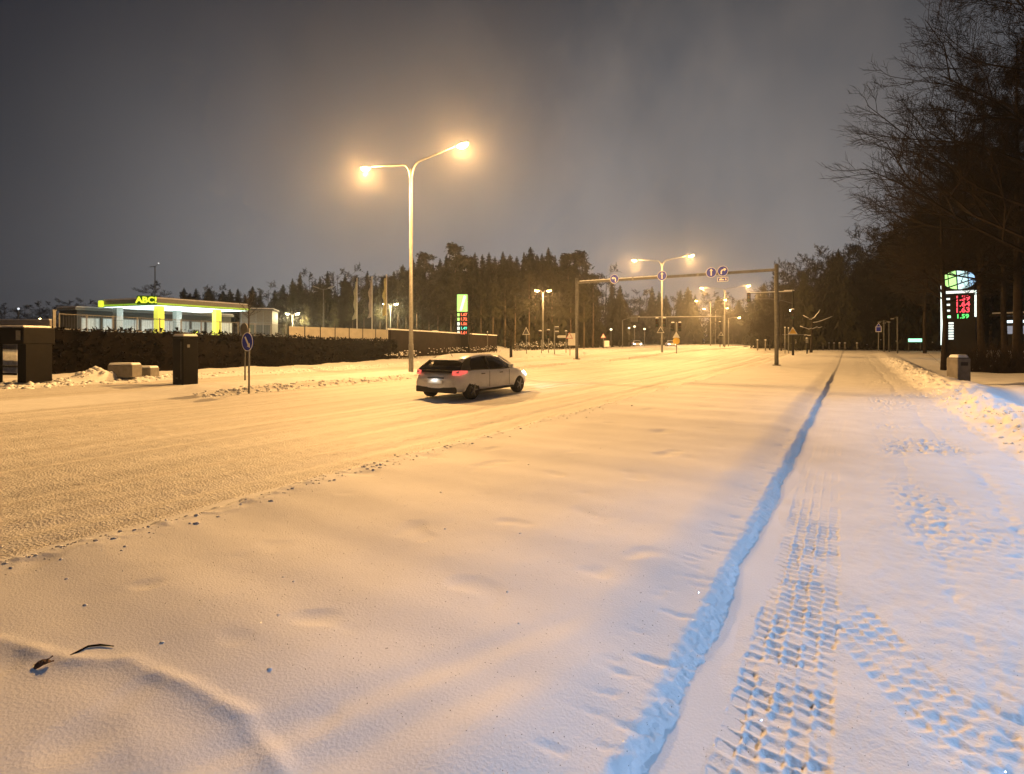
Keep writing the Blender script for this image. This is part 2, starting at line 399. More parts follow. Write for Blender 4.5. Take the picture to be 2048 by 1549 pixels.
def axis_lin(a, b, d): n = max(2, int(round((b-a)/d))+1); return np.linspace(a, b, n)
def axis_grow(a, b, dmin, k, dmax):
    r = [a]
    while r[-1] < b: r.append(r[-1]+min(max(abs(r[-1])*k, dmin), dmax))
    r[-1] = b; return np.array(r)
def sheet(name, xs, ys, m, drop=0.0, label=None):
    X, Y = np.meshgrid(xs, ys); Z = height(X, Y)-drop
    v = np.stack([X.ravel(), Y.ravel(), Z.ravel()], 1)
    nx, ny = len(xs), len(ys)
    i = np.arange(nx-1)[None, :]+np.arange(ny-1)[:, None]*nx
    f = np.stack([i, i+1, i+1+nx, i+nx], -1).reshape(-1, 4)
    o = raw(name, v, f, m)
    o.data.polygons.foreach_set('use_smooth', np.ones(len(f), dtype=bool))
    o['kind'] = 'structure'
    if label: o['label'] = label
    return o
sheet('cycle_path', axis_lin(-.72, 2.05, .010), axis_grow(1.7, 90, .009, .0034, .6), M_PATH)
sheet('verge', np.concatenate([axis_lin(-5.35, -1.1, .026)[:-1], axis_lin(-1.1, -.715, .0105)]), axis_grow(-.5, 90, .02, .0062, .6), M_SNOW, .0)
sheet('road', axis_lin(-17.4, -5.34, .05), np.concatenate([axis_lin(-12, -.0, .08)[:-1], axis_grow(0, 110, .045, .009, .7)]), M_ROAD)
sheet('median_strip', axis_lin(-20.6, -17.39, .07), axis_grow(1, 120, .08, .01, .8), M_SNOW)
sheet('far_carriageway', axis_lin(-25.2, -20.59, .08), axis_grow(1, 120, .09, .01, .8), M_ROAD)
sheet('far_verge', axis_lin(-38, -25.19, .11), axis_grow(1, 120, .1, .012, .8), M_SNOW)
sheet('snow_bank', axis_lin(2.04, 9.0, .035), axis_grow(3, 70, .035, .009, .5), M_SNOW)
sheet('ground', np.concatenate([-np.geomspace(700, 40, 40), axis_lin(-38, 30, 1.0), np.geomspace(32, 700, 40)]),
      np.concatenate([axis_lin(-120, -22, 4), axis_lin(-20, 140, 1.0), np.geomspace(143, 900, 40)]), M_SNOW, .06)

def lumps(name, n, pos, size, m, seed):
    r = np.random.default_rng(seed)
    bm = bmesh.new(); bmesh.ops.create_icosphere(bm, subdivisions=1, radius=1)
    bv = np.array([v.co[:] for v in bm.verts]); bf = np.array([[v.index for v in f.verts] for f in bm.faces]); bm.free()
    P = pos(r, n); S = size(r, n)
    Z = height(P[:, 0], P[:, 1])
    V = []
    nv = len(bv)
    jit = 1+.35*r.standard_normal((n, nv, 1))*.6
    sc_ = S[:, None, None]*np.stack([1+.3*r.random(n), 1+.4*r.random(n), .55+.3*r.random(n)], 1)[:, None, :]
    V = bv[None]*jit*sc_
    V[:, :, 0] += P[:, 0:1]; V[:, :, 1] += P[:, 1:2]; V[:, :, 2] += (Z-S*.05)[:, None]
    F = bf[None]+(np.arange(n)*nv)[:, None, None]
    o = raw(name, V.reshape(-1, 3), F.reshape(-1, 3), m)
    o['kind'] = 'stuff'
    return o
def yexp(r, n, a, b): return a*np.exp(r.random(n)*math.log(b/a))
tag(lumps('snow_crumbs', 2600, lambda r, n: np.stack([-5.22+.22*r.standard_normal(n), yexp(r, n, 3, 50)-2.2], 1), lambda r, n: .004+.018*r.random(n)**3, M_ROAD, 1), 'snow crumbs thrown along the near road edge', 'snow')
tag(lumps('snow_clods', 90, lambda r, n: np.stack([-5.0+3.6*r.random(n)**1.6, yexp(r, n, 1.2, 22)], 1), lambda r, n: .003+.010*r.random(n)**2, M_SNOW, 2), 'small snow clods strewn over the smooth verge', 'snow')
tag(lumps('bank_lumps', 1000, lambda r, n: np.stack([2.15+.75*r.random(n), yexp(r, n, 5, 52)], 1), lambda r, n: .010+.035*r.random(n)**2.5, M_SNOW, 3), 'lumps of ploughed snow on the bank beside the path', 'snow')
tag(lumps('median_lumps', 900, lambda r, n: np.stack([-17.1+.22*r.standard_normal(n), yexp(r, n, 9, 90)], 1), lambda r, n: .02+.06*r.random(n)**2, M_SNOW, 4), 'lumps of snow along the edge of the median', 'snow')
tag(lumps('far_verge_lumps', 1400, lambda r, n: np.stack([-26.2+.6*r.standard_normal(n), yexp(r, n, 6, 90)], 1), lambda r, n: .03+.10*r.random(n)**2.5, M_SNOW, 5), 'lumps of ploughed snow along the far side of the road', 'snow')

def crystals(n, seed):
    r = np.random.default_rng(seed)
    X = -5.0+6.8*r.random(n); Y = yexp(r, n, 1.6, 12); Z = height(X, Y)+.002
    A = r.normal(0, 1, (n, 3)); B_ = r.normal(0, 1, (n, 3)); A[:, 2] *= .45; B_[:, 2] *= .45
    A /= np.linalg.norm(A, axis=1)[:, None]; B_ -= A*(A*B_).sum(1)[:, None]; B_ /= np.linalg.norm(B_, axis=1)[:, None]
    sz = (.0012+.0010*r.random(n))[:, None]; C = np.stack([X, Y, Z], 1)
    V = np.stack([C-A*sz-B_*sz*.6, C+A*sz-B_*sz*.6, C+A*sz*.6+B_*sz, C-A*sz*.6+B_*sz], 1).reshape(-1, 3)
    o = raw('ice_crystals', V, np.arange(4*n).reshape(-1, 4), mat('ice_facets', (.95, .96, 1), .2, 1.0, var=.01)); o['kind'] = 'stuff'
    tag(o, 'glinting ice crystals on the near snow', 'snow')
crystals(8000, 8)
# ------------------------------------------------------------------ street lamps
def lamp_head(parent, loc, rz, m_lens, s=1.0, tilt=.12):
    h = MB()
    prof = [(-.42, .07, .05), (-.25, .13, .085), (0, .17, .10), (.25, .15, .085), (.40, .07, .045)]
    for x, w, t in prof:
        for k in range(10):
            a = math.pi*2*k/10; h.v.append((x*s, w*s*math.cos(a), t*s*max(math.sin(a), -.35)))
    for i in range(len(prof)-1):
        for k in range(10): h.f.append((i*10+k, i*10+(k+1) % 10, (i+1)*10+(k+1) % 10, (i+1)*10+k))
    h.f.append(tuple(range(10))); h.f.append(tuple(40+k for k in range(10)))
    o = h.build('lamp_head', M_GREYP, parent, smooth=True); o.location = loc; o.rotation_euler = (0, -tilt, rz)
    l = MB()
    for j, (r, z) in enumerate(((1, -.03), (.85, -.13), (.4, -.19))):
        for k in range(12):
            a = math.pi*2*k/12; l.v.append((.04*s+.30*s*r*math.cos(a), .17*s*r*math.sin(a), z*s))
    for i in range(2):
        for k in range(12): l.f.append((i*12+k, i*12+(k+1) % 12, i*12+12+(k+1) % 12, i*12+12+k))
    l.f.append(tuple(24+k for k in range(12)))
    l.build('lens', m_lens, o, smooth=True)
    return o
def double_lamp(loc, label, h=10.15, a=3.15, rise=.62, watts=P_SOD, lens=M_LENS, col=SODIUM, rz=0, group='double street lamps along the median', rp=.125, left=True, right=True, heads=1.0):
    t = thing('street_lamp', label, 'street lamp', loc, rz, group)
    MB().tube([(0, 0, -.2), (0, 0, 1.4), (0, 0, 1.42), (0, 0, h)], [rp, rp*.96, rp*.82, rp*.55], 12).build('pole', M_GALV, t, smooth=True)
    for sgn, on in ((-1, left), (1, right)):
        pts = []
        for k in range(9):
            u = k/8; pts.append((sgn*(rp*.3+.55*(1-math.cos(u*math.pi/2*.86))), 0, h-.45+.75*math.sin(u*math.pi/2*.86)))
        x1, z1 = pts[-1][0], pts[-1][2]
        pts.append((sgn*a, 0, h+rise)) if False else pts.append((sgn*(abs(x1)+(a-abs(x1))*.5), 0, z1+(h+rise-z1)*.55))
        pts.append((sgn*(a-.35), 0, h+rise-.02))
        MB().tube(pts, [rp*.42]*9+[rp*.34, rp*.28], 8).build('arm', M_GALV, t, smooth=True)
        lamp_head(t, (sgn*a, 0, h+rise), 0 if sgn > 0 else math.pi, lens if on else M_GALV, heads)
        if on and watts: point('lamp_glow', (sgn*a, 0, h+rise-.34), watts, col, .13, t)
    return t
for (x, y, lab, w, a) in ((-18.6, 20.2, 'tall double street lamp on the median just behind the white car', P_SOD, 3.2),
                       (-18.1, 61, 'double street lamp whose pole stands behind the straight-ahead sign of the near gantry', P_SOD*.8, 3.2),
                       (-19.0, 102, 'third double street lamp along the median, behind the right-turn sign', P_SOD*.75, 3.9)):
    double_lamp((x, y, zat(x, y)), lab, a=a, watts=w)
for px, D, a, lab in ((1421, 126, 3.2, 'fourth double street lamp along the median, far down the road'), (1431, 158, 3.2, 'farthest double street lamp along the median')):
    x, y = W(px, D); double_lamp((x, y, .4), lab, a=a, watts=P_SOD*.55)
def single_lamp(loc, label, h, a, rz, watts, lens, col, group=None, rp=.09):
    t = thing('street_lamp', label, 'street lamp', loc, rz, group)
    MB().tube([(0, 0, -.2), (0, 0, h*.6), (0, 0, h)], [rp, rp*.8, rp*.6], 10).build('pole', M_GALV, t, smooth=True)
    MB().tube([(0, 0, h-.06), (a*.4, 0, h+.10), (a-.3, 0, h+.16)], rp*.45, 8).build('arm', M_GALV, t, smooth=True)
    lamp_head(t, (a, 0, h+.17), 0, lens)
    if watts: point('lamp_glow', (a, 0, h-.05), watts, col, .12, t)
    return t
x, y = W(1457, 112); single_lamp((x, y, .4), 'single-armed street lamp far down the road on the right', 6.0, 2.2, TH, P_SOD*.3, M_LENS, SODIUM)
for px, D, py, a, lab, lens, sd in ((1086, 71, 581, .75, 'double lamp before the dark spruces, left of the gantry', M_LENS, 'both'),
                                    (781, 76, 608, .75, 'double lamp just right of the three flagpoles', M_LENSW, 'left'),
                                    (585, 78, 627, .7, 'double lamp behind the pale panel fence', M_LENSW, 'both')):
    x, y = W(px, D); z0 = zat(x, y)
    double_lamp((x, y, z0), lab, h=ZP(py, D)-z0-.25, a=a, rise=.25, watts=P_SOD*.22, lens=lens, col=SODIUM if lens is M_LENS else (1, .80, .42), rz=TH, group='double lamps beyond the far carriageway', rp=.08, heads=1.0)
# unlit floodlight mast of the petrol station
x, y = W(647, 70); z0 = zat(x, y); t = thing('floodlight_mast', 'unlit mast with two upswept floodlight arms before the left wood', 'lamp mast', (x, y, z0), TH)
hm = ZP(578, 70)-z0
MB().tube([(0, 0, -.1), (0, 0, hm)], [.11, .07], 10).build('pole', M_GREYP, t, smooth=True)
for s in (-1, 1):
    MB().tube([(0, 0, hm-.1), (s*.5, 0, hm), (s*.75, 0, hm+.1)], .05, 8).build('arm', M_GREYP, t)
    f = MB(); f.box((0, 0, 0), (.75, .4, .14)); o = f.build('floodlight', M_GALV, t, bevel=.02); o.location = (s*.98, 0, hm+.2); o.rotation_euler = (0, -s*.35, 0)
# slim white-blue lamp of the station forecourt to the right of the path (out of frame)
def path_lamp(loc, label, h, watts, rz=0):
    t = thing('path_lamp', label, 'street lamp', loc, rz)
    MB().tube([(0, 0, -.2), (0, 0, h)], [.08, .05], 10).build('pole', M_GREYP, t, smooth=True)
    MB().tube([(0, 0, h-.05), (.3, 0, h+.04), (.6, 0, h+.07)], .03, 8).build('arm', M_GREYP, t, smooth=True)
    lamp_head(t, (.9, 0, h+.08), 0, M_LED, .8)
    point('lamp_glow', (.95, 0, h-.1), watts, LED, .15, t, CUTOFF)
path_lamp((7.8, 2.6, .0), 'slim white-blue lamp near the path, right of the picture', 5.4, P_LED, math.pi)
path_lamp((9.2, 14.5, .0), 'second slim white-blue lamp on the station side, right of the picture', 5.4, P_LED, math.pi)

# ------------------------------------------------------------------ gantries and signs
def gantry(p0, p1, h, rp, rb, label, snow):
    t = thing('sign_gantry', label, 'sign gantry', (0, 0, 0))
    for p in (p0, p1):
        MB().tube([(p[0], p[1], p[2]-.2), (p[0], p[1], p[2]+h-.0)], rp, 12).build('post', M_GREYP, t, smooth=True)
        MB().box((p[0], p[1], p[2]+.02), (rp*3.4, rp*3.4, .06)).build('base_plate', M_GREYP, t)
    a = Vector((p0[0], p0[1], p0[2]+h-.38)); b = Vector((p1[0], p1[1], p1[2]+h-.38)); d = (b-a); L = d.length; ang = math.atan2(d.y, d.x); sl = math.asin(d.z/L)
    o = MB().box((L/2, 0, 0), (L, rb, rb)).build('beam', M_GREYP, t, bevel=.02); o.location = a; o.rotation_euler = (0, -sl, ang)
    for u in (.33, .66):
        c = MB().box((L*u, 0, 0), (.10, rb+.06, rb+.06)).build('joint_collar', M_GALV, t); c.location = a; c.rotation_euler = (0, -sl, ang)
    s_ = MB()
    n = 40
    for k in range(n+1):
        u = snow[0]+(snow[1]-snow[0])*k/n; hh = .05+.05*random.random()
        for yy, zz in ((-rb*.46, rb/2), (-rb*.35, rb/2+hh*.8), (0, rb/2+hh), (rb*.35, rb/2+hh*.8), (rb*.46, rb/2)): s_.v.append((L*u, yy, zz))
    for k in range(n):
        for j in range(4): s_.f.append((k*5+j, k*5+j+1, k*5+j+6, k*5+j+5))
    s_.f.append((0, 1, 2, 3, 4)); s_.f.append(tuple(n*5+j for j in range(5)))
    o = s_.build('snow_cap', M_CAP, t, smooth=True); o.location = a; o.rotation_euler = (0, -sl, ang)
    return t, a, b
GL = (-19.3, 41.0, zat(-19.3, 41.0)); GR = (-4.15, 39.8, zat(-4.15, 39.8))
g1, ga, gb = gantry(GL, GR, 6.75, .13, .18, 'grey gantry with round lane arrow signs spanning the road', (0.02, .46))
def ring(parent, name, m, r0, r1, y0, y1, n=28):
    b = MB(); 
    for yy in (y0, y1):
        for r in (r0, r1):
            for k in range(n): a = 2*math.pi*k/n; b.v.append((r*math.cos(a), yy, r*math.sin(a)))
    for k in range(n):
        q = (k+1) % n
        b.f += [(k, q, n+q, n+k), (2*n+k, 3*n+k, 3*n+q, 2*n+q), (n+k, n+q, 3*n+q, 3*n+k), (k, 2*n+k, 2*n+q, q)]
    return b.build(name, m, parent)
def stroke(pts, w):
    """outline of an arrow with a bent shaft in the x,z plane: pts = centre line, head at the end"""
    P = [Vector(p) for p in pts]; n = len(P); L = []; R = []
    for i in range(n):
        d = (P[min(i+1, n-1)]-P[max(i-1, 0)]).normalized(); nn = Vector((-d.y, d.x))
        L.append(P[i]+nn*w/2); R.append(P[i]-nn*w/2)
    d = (P[-1]-P[-2]).normalized(); nn = Vector((-d.y, d.x))
    head = [P[-1]+nn*w*1.35, P[-1]+d*w*1.9, P[-1]-nn*w*1.35]
    return L, R, head
def arrow(parent, pts, w, y0, y1, m=None):
    L, R, head = stroke(pts, w); b = MB(); n = len(L)
    for i in range(n-1):
        b.prism([tuple(L[i]), tuple(L[i+1]), tuple(R[i+1]), tuple(R[i])], y0, y1)
    b.prism([tuple(h) for h in head], y0, y1)
    return b.build('arrow', m or M_SIGNW, parent)
ARW = {'straight': [(0, -.62), (0, .30)],
       'left': [(.26, -.60), (.26, -.02), (.20, .13), (.05, .20), (-.22, .20)],
       'right': [(-.28, -.60), (-.28, -.06), (-.20, .10), (-.02, .20), (.22, .25)],
       'keep': [(-.38, .52), (.22, -.30)]}
def round_sign(loc, rz, r, kind, label, group=None, bracket=True):
    t = thing('lane_sign', label, 'road sign', loc, rz, group)
    MB().lathe([(r, .0), (r, .02)], 30, 'Y').build('plate', M_SIGNB, t)
    ring(t, 'border', M_SIGNW, r*.92, r*1.0, -.006, .0015)
    arrow(t, [(a*r, b*r) for a, b in ARW[kind]], r*.24, -.008, -.001)
    if bracket: MB().box((0, .05, 0), (.12, .07, r*1.2)).build('bracket', M_GALV, t)
    return t
def on_beam(px):
    # where the ray at column px meets the vertical plane of the beam
    dx, dy = (px-1024)/FPX*CT-ST, (px-1024)/FPX*ST+CT
    ux, uy = gb.x-ga.x, gb.y-ga.y
    den = dx*uy-dy*ux; k = (ga.x*uy-ga.y*ux)/den
    x, y = dx*k, dy*k; u = ((x-ga.x)*ux+(y-ga.y)*uy)/(ux*ux+uy*uy)
    return x, y, ga.z+(gb.z-ga.z)*u
for px, kind, lab in ((1231, 'left', 'round blue sign with left-turn arrow on the gantry'),
                      (1326, 'straight', 'round blue sign with upward arrow before the second lamp pole'),
                      (1424, 'straight', 'round blue sign with upward arrow beside the right-turn sign'),
                      (1447, 'right', 'round blue sign with right-turn arrow above a small plate')):
    x, y, z = on_beam(px); round_sign((x, y-.25, z+(.08 if px < 1440 else .13)), 0, .36, kind, lab, 'lane arrow signs on the gantry')
x, y, z = on_beam(1447)
t = thing('supplementary_plate', 'small rectangular plate below the right-turn sign', 'road sign', (x, y-.25, z-.46))
MB().box((0, 0, 0), (.72, .02, .30)).build('plate', M_SIGNW, t, bevel=.004)
MB().box((0, -.013, 0), (.64, .004, .22)).build('panel', M_SIGNB, t)
b = MB(); b.box((-.08, -.018, -.02), (.32, .004, .09)); b.box((-.12, -.018, .045), (.16, .004, .05)); b.build('truck_symbol', M_SIGNW, t)
MB().box((.20, -.018, 0), (.10, .004, .12)).build('text_block', M_SIGNW, t)
MB().tube([(0, .03, .12), (0, .03, .5)], .02, 6).build('hanger', M_GALV, t)
x, y, z = on_beam(1352)
# second gantry farther along
xl, yl = W(1222, 124); xr_, yr = W(1447, 118)
gantry((xl, yl, .4), (xr_, yr, .4), 6.9, .14, .24, 'thin far gantry spanning the road beyond the crossing', (0.02, .98))
x, y = W(1265, 121); t = thing('direction_sign', 'grey back of a wide direction board on the far gantry', 'road sign', (x, y-.4, 6.65))
MB().box((0, 0, 0), (3.6, .06, 1.5)).build('board', M_GREYP, t, bevel=.02)
for k in (-1.2, 0, 1.2): MB().box((k, -.06, 0), (.08, .06, 1.4)).build('rib', M_GALV, t)
# median keep-right sign and another post behind it
x, y = gp(498, 785, .0); z0 = zat(x, y)
t = thing('keep_right_sign', 'round blue keep-right sign on a pole at the nose of the median', 'road sign', (x, y, z0))
MB().tube([(0, 0, -.3), (0, 0, 2.15)], .032, 10).build('pole', M_GALV, t, smooth=True)
zz = ZP(684, 17.9)-z0
r = .31
sg = MB().lathe([(r, -.06), (r, -.04)], 30, 'Y').build('plate', M_SIGNB, t); sg.location = (0, 0, zz)
q = ring(t, 'border', M_SIGNW, r*.93, r, -.066, -.058); q.location = (0, 0, zz)
q = arrow(t, [(a*r, b*r) for a, b in ARW['keep']], r*.22, -.069, -.061); q.location = (0, 0, zz)
x, y = gp(490, 750, .25); z0 = zat(x, y)
t = thing('signpost', 'second signpost across the road behind the keep-right sign', 'road sign', (x, y, z0))
MB().tube([(0, 0, -.2), (0, 0, 2.5)], .035, 8).build('pole', M_GREYP, t, smooth=True)
MB().lathe([(.28, -.05), (.28, -.03)], 24, 'Y', (0, 0, 2.2)).build('plate', M_GREYP, t)
ring(t, 'rim', M_GALV, .25, .285, -.055, -.025).location = (0, 0, 2.2)

# ------------------------------------------------------------------ traffic signals and small signs
def signal_head(parent, loc, rz=0, lit=None, snow=True):
    o = MB().box((0, 0, 0), (.34, .22, .98)).build('signal_head', M_DARKP, parent, bevel=.03); o.location = loc; o.rotation_euler = (0, 0, rz)
    for k, (nm_, c) in enumerate((('red', (.05, .004, .004)), ('amber', (.06, .03, .004)), ('green', (.004, .05, .02)))):
        em = {'red': (1, .05, .03), 'amber': (1, .5, .05), 'green': (.1, 1, .55)}[nm_]
        m = mat('signal_'+nm_+('_lit' if lit == nm_ else ''), c, .25, emit=em if lit == nm_ else None, es=18)
        MB().lathe([(.1, -.125), (.1, -.112)], 14, 'Y', (0, 0, .30-.30*k)).build('lens', m, o)
        v = MB()
        for yy in (-.30, -.11):
            for j in range(9): a = math.pi*(-.1+1.2*j/8); v.v.append((.125*math.cos(a), yy, .30-.30*k+.125*math.sin(a)))
        for j in range(8): v.f.append((j, j+1, j+10, j+9))
        v.build('visor', M_DARKP, o)
    if snow:
        s_ = MB().box((0, -.04, .55), (.33, .28, .12), taper=.7).build('snow_cap', M_CAP, o, bevel=.03)
    return o
def sign_plate(parent, shape, r, m_face, m_rim, loc, rz=0):
    b = MB(); c = MB()
    if shape == 'tri': P = [(-r, -r*.58), (r, -r*.58), (0, r*1.15)]
    elif shape == 'rect': P = [(-r, -r*1.1), (r, -r*1.1), (r, r*1.1), (-r, r*1.1)]
    elif shape == 'wide': P = [(-r*1.5, -r*.5), (r*1.5, -r*.5), (r*1.5, r*.5), (-r*1.5, r*.5)]
    else: P = [(r*math.cos(2*math.pi*k/24), r*math.sin(2*math.pi*k/24)) for k in range(24)]
    o = b.prism(P, -.07, -.055).build('plate', m_rim, parent); o.location = loc; o.rotation_euler = (0, 0, rz)
    cx = sum(p[0] for p in P)/len(P); cz = sum(p[1] for p in P)/len(P)
    c.prism([(cx+(p[0]-cx)*.8, cz+(p[1]-cz)*.8) for p in P], -.076, -.069).build('face', m_face, o)
    return o
def post(px, D, top, label, name='signpost', cat='road sign', r=.045, m=None, group=None, rz=0, base=None):
    x, y = W(px, D); z0 = zat(x, y) if base is None else base
    t = thing(name, label, cat, (x, y, z0), rz, group)
    h = ZP(top, D)-z0
    MB().tube([(0, 0, -.3), (0, 0, h)], r, 8).build('pole', m or M_GALV, t, smooth=True)
    return t, h
def snowtop(t, h, r=.09):
    MB().lathe([(r, h), (r*.9, h+.06), (r*.4, h+.11)], 8).build('snow_cap', M_CAP, t, smooth=True)
# cantilever signal at the near right corner of the junction
x, y = W(1586, 53); z0 = zat(x, y); D = 53
t = thing('signal_mast', 'tall traffic signal mast with arm reaching over the right lane', 'traffic light', (x, y, z0))
hm = ZP(577, D)-z0
MB().tube([(0, 0, -.2), (0, 0, hm)], [.11, .08], 10).build('pole', M_DARKP, t, smooth=True)
AL = 4.0
MB().tube([(0, 0, hm-.35), (-AL, 0, hm-.30)], .05, 8).build('arm', M_GREYP, t)
MB().tube([(0, 0, hm-1.5), (-1.0, 0, hm-1.15), (-2.0, 0, hm-.95), (-AL, 0, hm-.9)], .035, 8).build('brace', M_GREYP, t, smooth=True)
s_ = MB().box((-AL/2, 0, hm-.27), (AL, .08, .07)).build('snow_ridge', M_CAP, t, bevel=.02)
MB().box((-.35, 0, hm-.20), (.9, .14, .10)).build('snow_ridge', M_CAP, t, bevel=.03)
signal_head(t, (-AL, -.15, hm-.75))
signal_head(t, (-.02, -.22, hm-2.6)); 
t2, h = thing('crossing_sign', 'white triangle sign and frame low on the tall signal mast', 'road sign', (x, y-.12, z0+ZP(664, D)-z0)), 0
sign_plate(t2, 'tri', .42, M_SIGNY, M_SIGNW, (0, -.02, 0))
MB().tube([(-.95, -.03, -.28), (1.0, -.03, -.28)], .025, 6).build('bar', M_GALV, t2)
o = MB().lathe([(.09, -.05), (.09, 0)], 12, 'Y').build('lamp_lens', M_LENSW, t2); o.location = (-.18, -.1, 2.1)
for px, D, top, lab in ((1570, 60, 656, 'thin post left of the tall signal mast'), (1577, 60, 657, 'thin post close against the tall signal mast')):
    t, h = post(px, D, top, lab, 'thin_post', 'post', .05); snowtop(t, h, .07)
t, h = post(1614, 57, 680, 'short dark post with snowy box before the forked snowy tree', 'short_post', 'post', .08, M_DARKP)
MB().box((0, 0, h-.1), (.22, .22, .5)).build('box', M_GALV, t, bevel=.02); snowtop(t, h+.12, .12)
# signals standing on and beside the second lamp pole
x, y = -18.1, 60.6; z0 = zat(x, y); D = 61
t = thing('pole_signal', 'pair of snow-capped signals on the second lamp pole', 'traffic light', (x, y, ZP(652, D)))
for s in (-1, 1): signal_head(t, (s*.42, -.05, .35), 0)
MB().box((0, .02, .2), (.9, .08, .08)).build('bracket', M_GREYP, t)
t = thing('warning_triangle', 'grey triangle sign on the second lamp pole', 'road sign', (x, y, ZP(662, D))); sign_plate(t, 'tri', .42, M_GREYP, M_SIGNW, (0, -.1, 0))
t, h = post(1353, 62, 645, 'signal post with triangle and round yellow sign on the median', 'signal_post', 'traffic light', .06)
for s in (-1, 1): signal_head(t, (s*.38, -.05, h-.55), s*.4)
sign_plate(t, 'tri', .42, M_SIGNW, M_SIGNW, (0, -.03, h-1.55)); sign_plate(t, 'round', .40, M_SIGNY, M_SIGNY, (0, -.03, h-2.15))
t, h = post(1440, 96, 642, 'distant signal post beside the third lamp pole', 'signal_post', 'traffic light', .07, M_DARKP); signal_head(t, (0, -.15, h-.7)); sign_plate(t, 'tri', .4, M_GREYP, M_SIGNW, (.2, -.03, h-2.4))
t, h = post(1245, 100, 641, 'far left signal pole with arm under the far gantry', 'signal_mast', 'traffic light', .1)
MB().tube([(0, 0, h), (1.4, 0, h+.45), (3.2, 0, h+.5)], .06, 8).build('arm', M_GALV, t, smooth=True); signal_head(t, (3.2, -.1, h+.0))
# left side of the junction
t, h = post(1097, 64, 664, 'snow-capped signal post next to the lamp before the spruces', 'signal_post', 'traffic light', .06); signal_head(t, (.05, -.1, h-.3))
t, h = post(1109, 60, 652, 'tall post with two snowy side boxes left of the gantry', 'signal_post', 'traffic light', .06)
for k in (.25, .75): 
    MB().box((.30, 0, h-k), (.42, .16, .2)).build('side_box', M_GREYP, t, bevel=.02); MB().box((.30, 0, h-k+.14), (.4, .16, .09)).build('snow_cap', M_CAP, t, bevel=.03)
t, h = post(1083, 62, 666, 'slim signal post left of the lamp before the spruces', 'signal_post', 'traffic light', .05); signal_head(t, (-.1, -.1, h-.3))
t, h = post(1053, 62, 656, 'post with a white triangle sign left of the signals', r=.05); sign_plate(t, 'tri', .5, M_GREYP, M_SIGNW, (0, -.02, h-.5))
t, h = post(1132, 63, 663, 'post with a white arrow board pointing left', r=.05)
b = MB().prism([(-1.15, -.10), (-1.0, -.22), (0, -.22), (0, .08), (-1.0, .08)], -.06, -.03).build('board', M_SIGNW, t); b.location = (0, 0, h-.55); snowtop(t, h, .16)
t, h = post(1140, 58, 668, 'post with tall white notice board beside the gantry leg', r=.05)
MB().box((.25, -.05, h-.6), (.9, .05, 1.3)).build('board', M_SIGNW, t, bevel=.01); sign_plate(t, 'tri', .4, M_SIGNW, M_SIGNR, (0, -.09, h-.3))
t, h = post(1207, 84, 668, 'red-edged triangle sign right of the gantry leg', r=.05); sign_plate(t, 'tri', .45, M_SIGNW, M_SIGNR, (0, -.02, h-.4))
t, h = post(1214, 82, 682, 'pale rectangular sign on a short post beyond the gantry leg', r=.05); sign_plate(t, 'rect', .42, M_SIGNW, M_SIGNW, (0, -.02, h-.45))
for px, D, top, lab in ((1222, 92, 660, 'small white lamp globe before the far gantry leg'), (1258, 104, 657, 'crook-topped lamp beneath the far gantry, left one'), (1269, 104, 654, 'crook-topped lamp beneath the far gantry, right one'), (1289, 110, 659, 'small pink-white lamp on a post beneath the far gantry')):
    t, h = post(px, D, top, lab, 'post_lamp', 'street lamp', .05, base=.4); MB().lathe([(.10, h-.1), (.2, h), (.2, h+.12), (.08, h+.2)], 12).build('globe', mat('small_globe', (.9, .9, .8), .3, emit=(1, .9, .65), es=3), t, smooth=True)
t, h = post(975, 70, 665, 'thin bare pole before the dark wall end', 'thin_pole', 'post', .06, M_GREYP); snowtop(t, h, .08)
# marker posts along the foot of the right wood
for k, px in enumerate((1515, 1531, 1592, 1627, 1646, 1658, 1668, 1679, 1690, 1714)):
    t, h = post(px, 72, 681 if px < 1600 else 687, 'short snow-capped marker post at the foot of the right wood, %s from the left' % ('1st','2nd','3rd','4th','5th','6th','7th','8th','9th','10th')[k], 'marker_post', 'marker post', .09, M_CONC, 'marker posts before the right wood'); snowtop(t, h, .13)
# cluster at the far end of the path
t, h = post(1757, 66, 650, 'narrow blue-white path sign at the far end of the path', r=.05); sign_plate(t, 'rect', .30, M_SIGNB, M_SIGNW, (0, -.02, h-.55)); sign_plate(t, 'tri', .28, M_SIGNB, M_SIGNW, (0, -.02, h-.1))
for px, D, top, lab in ((1768, 64, 641, 'post with two small side arms at the far end of the path'), (1778, 66, 643, 'slim post with a snowy head right of the two-armed post'), (1795, 60, 634, 'tall dark post with a short bent arm at the path end')):
    t, h = post(px, D, top, lab, 'signal_post', 'post', .07, M_GREYP)
    for s in ((-1, 1) if px == 1768 else (-1,)):
        MB().tube([(0, 0, h-.05), (s*.45, 0, h-.18)], .03, 6).build('arm', M_GREYP, t); MB().box((s*.48, 0, h-.22), (.3, .2, .12)).build('lamp_box', M_GALV, t, bevel=.02)
x, y = W(1829, 70); z0 = zat(x, y); t = thing('lit_sign_box', 'low green-white lit box sign on two legs in the snow', 'sign', (x, y, z0), TH)
M_GLIT = mat('green_white_lit', (.5, .9, .7), .4, emit=(.35, 1, .62), es=2.2)
zc = ZP(681, 70)-z0; MB().box((0, 0, zc), (1.9, .2, .55)).build('box', M_DARKP, t, bevel=.03); MB().box((0, -.11, zc), (1.75, .02, .42)).build('panel', M_GLIT, t)
for s in (-1, 1): MB().tube([(s*.75, 0, -.2), (s*.75, 0, zc)], .05, 6).build('leg', M_GREYP, t)

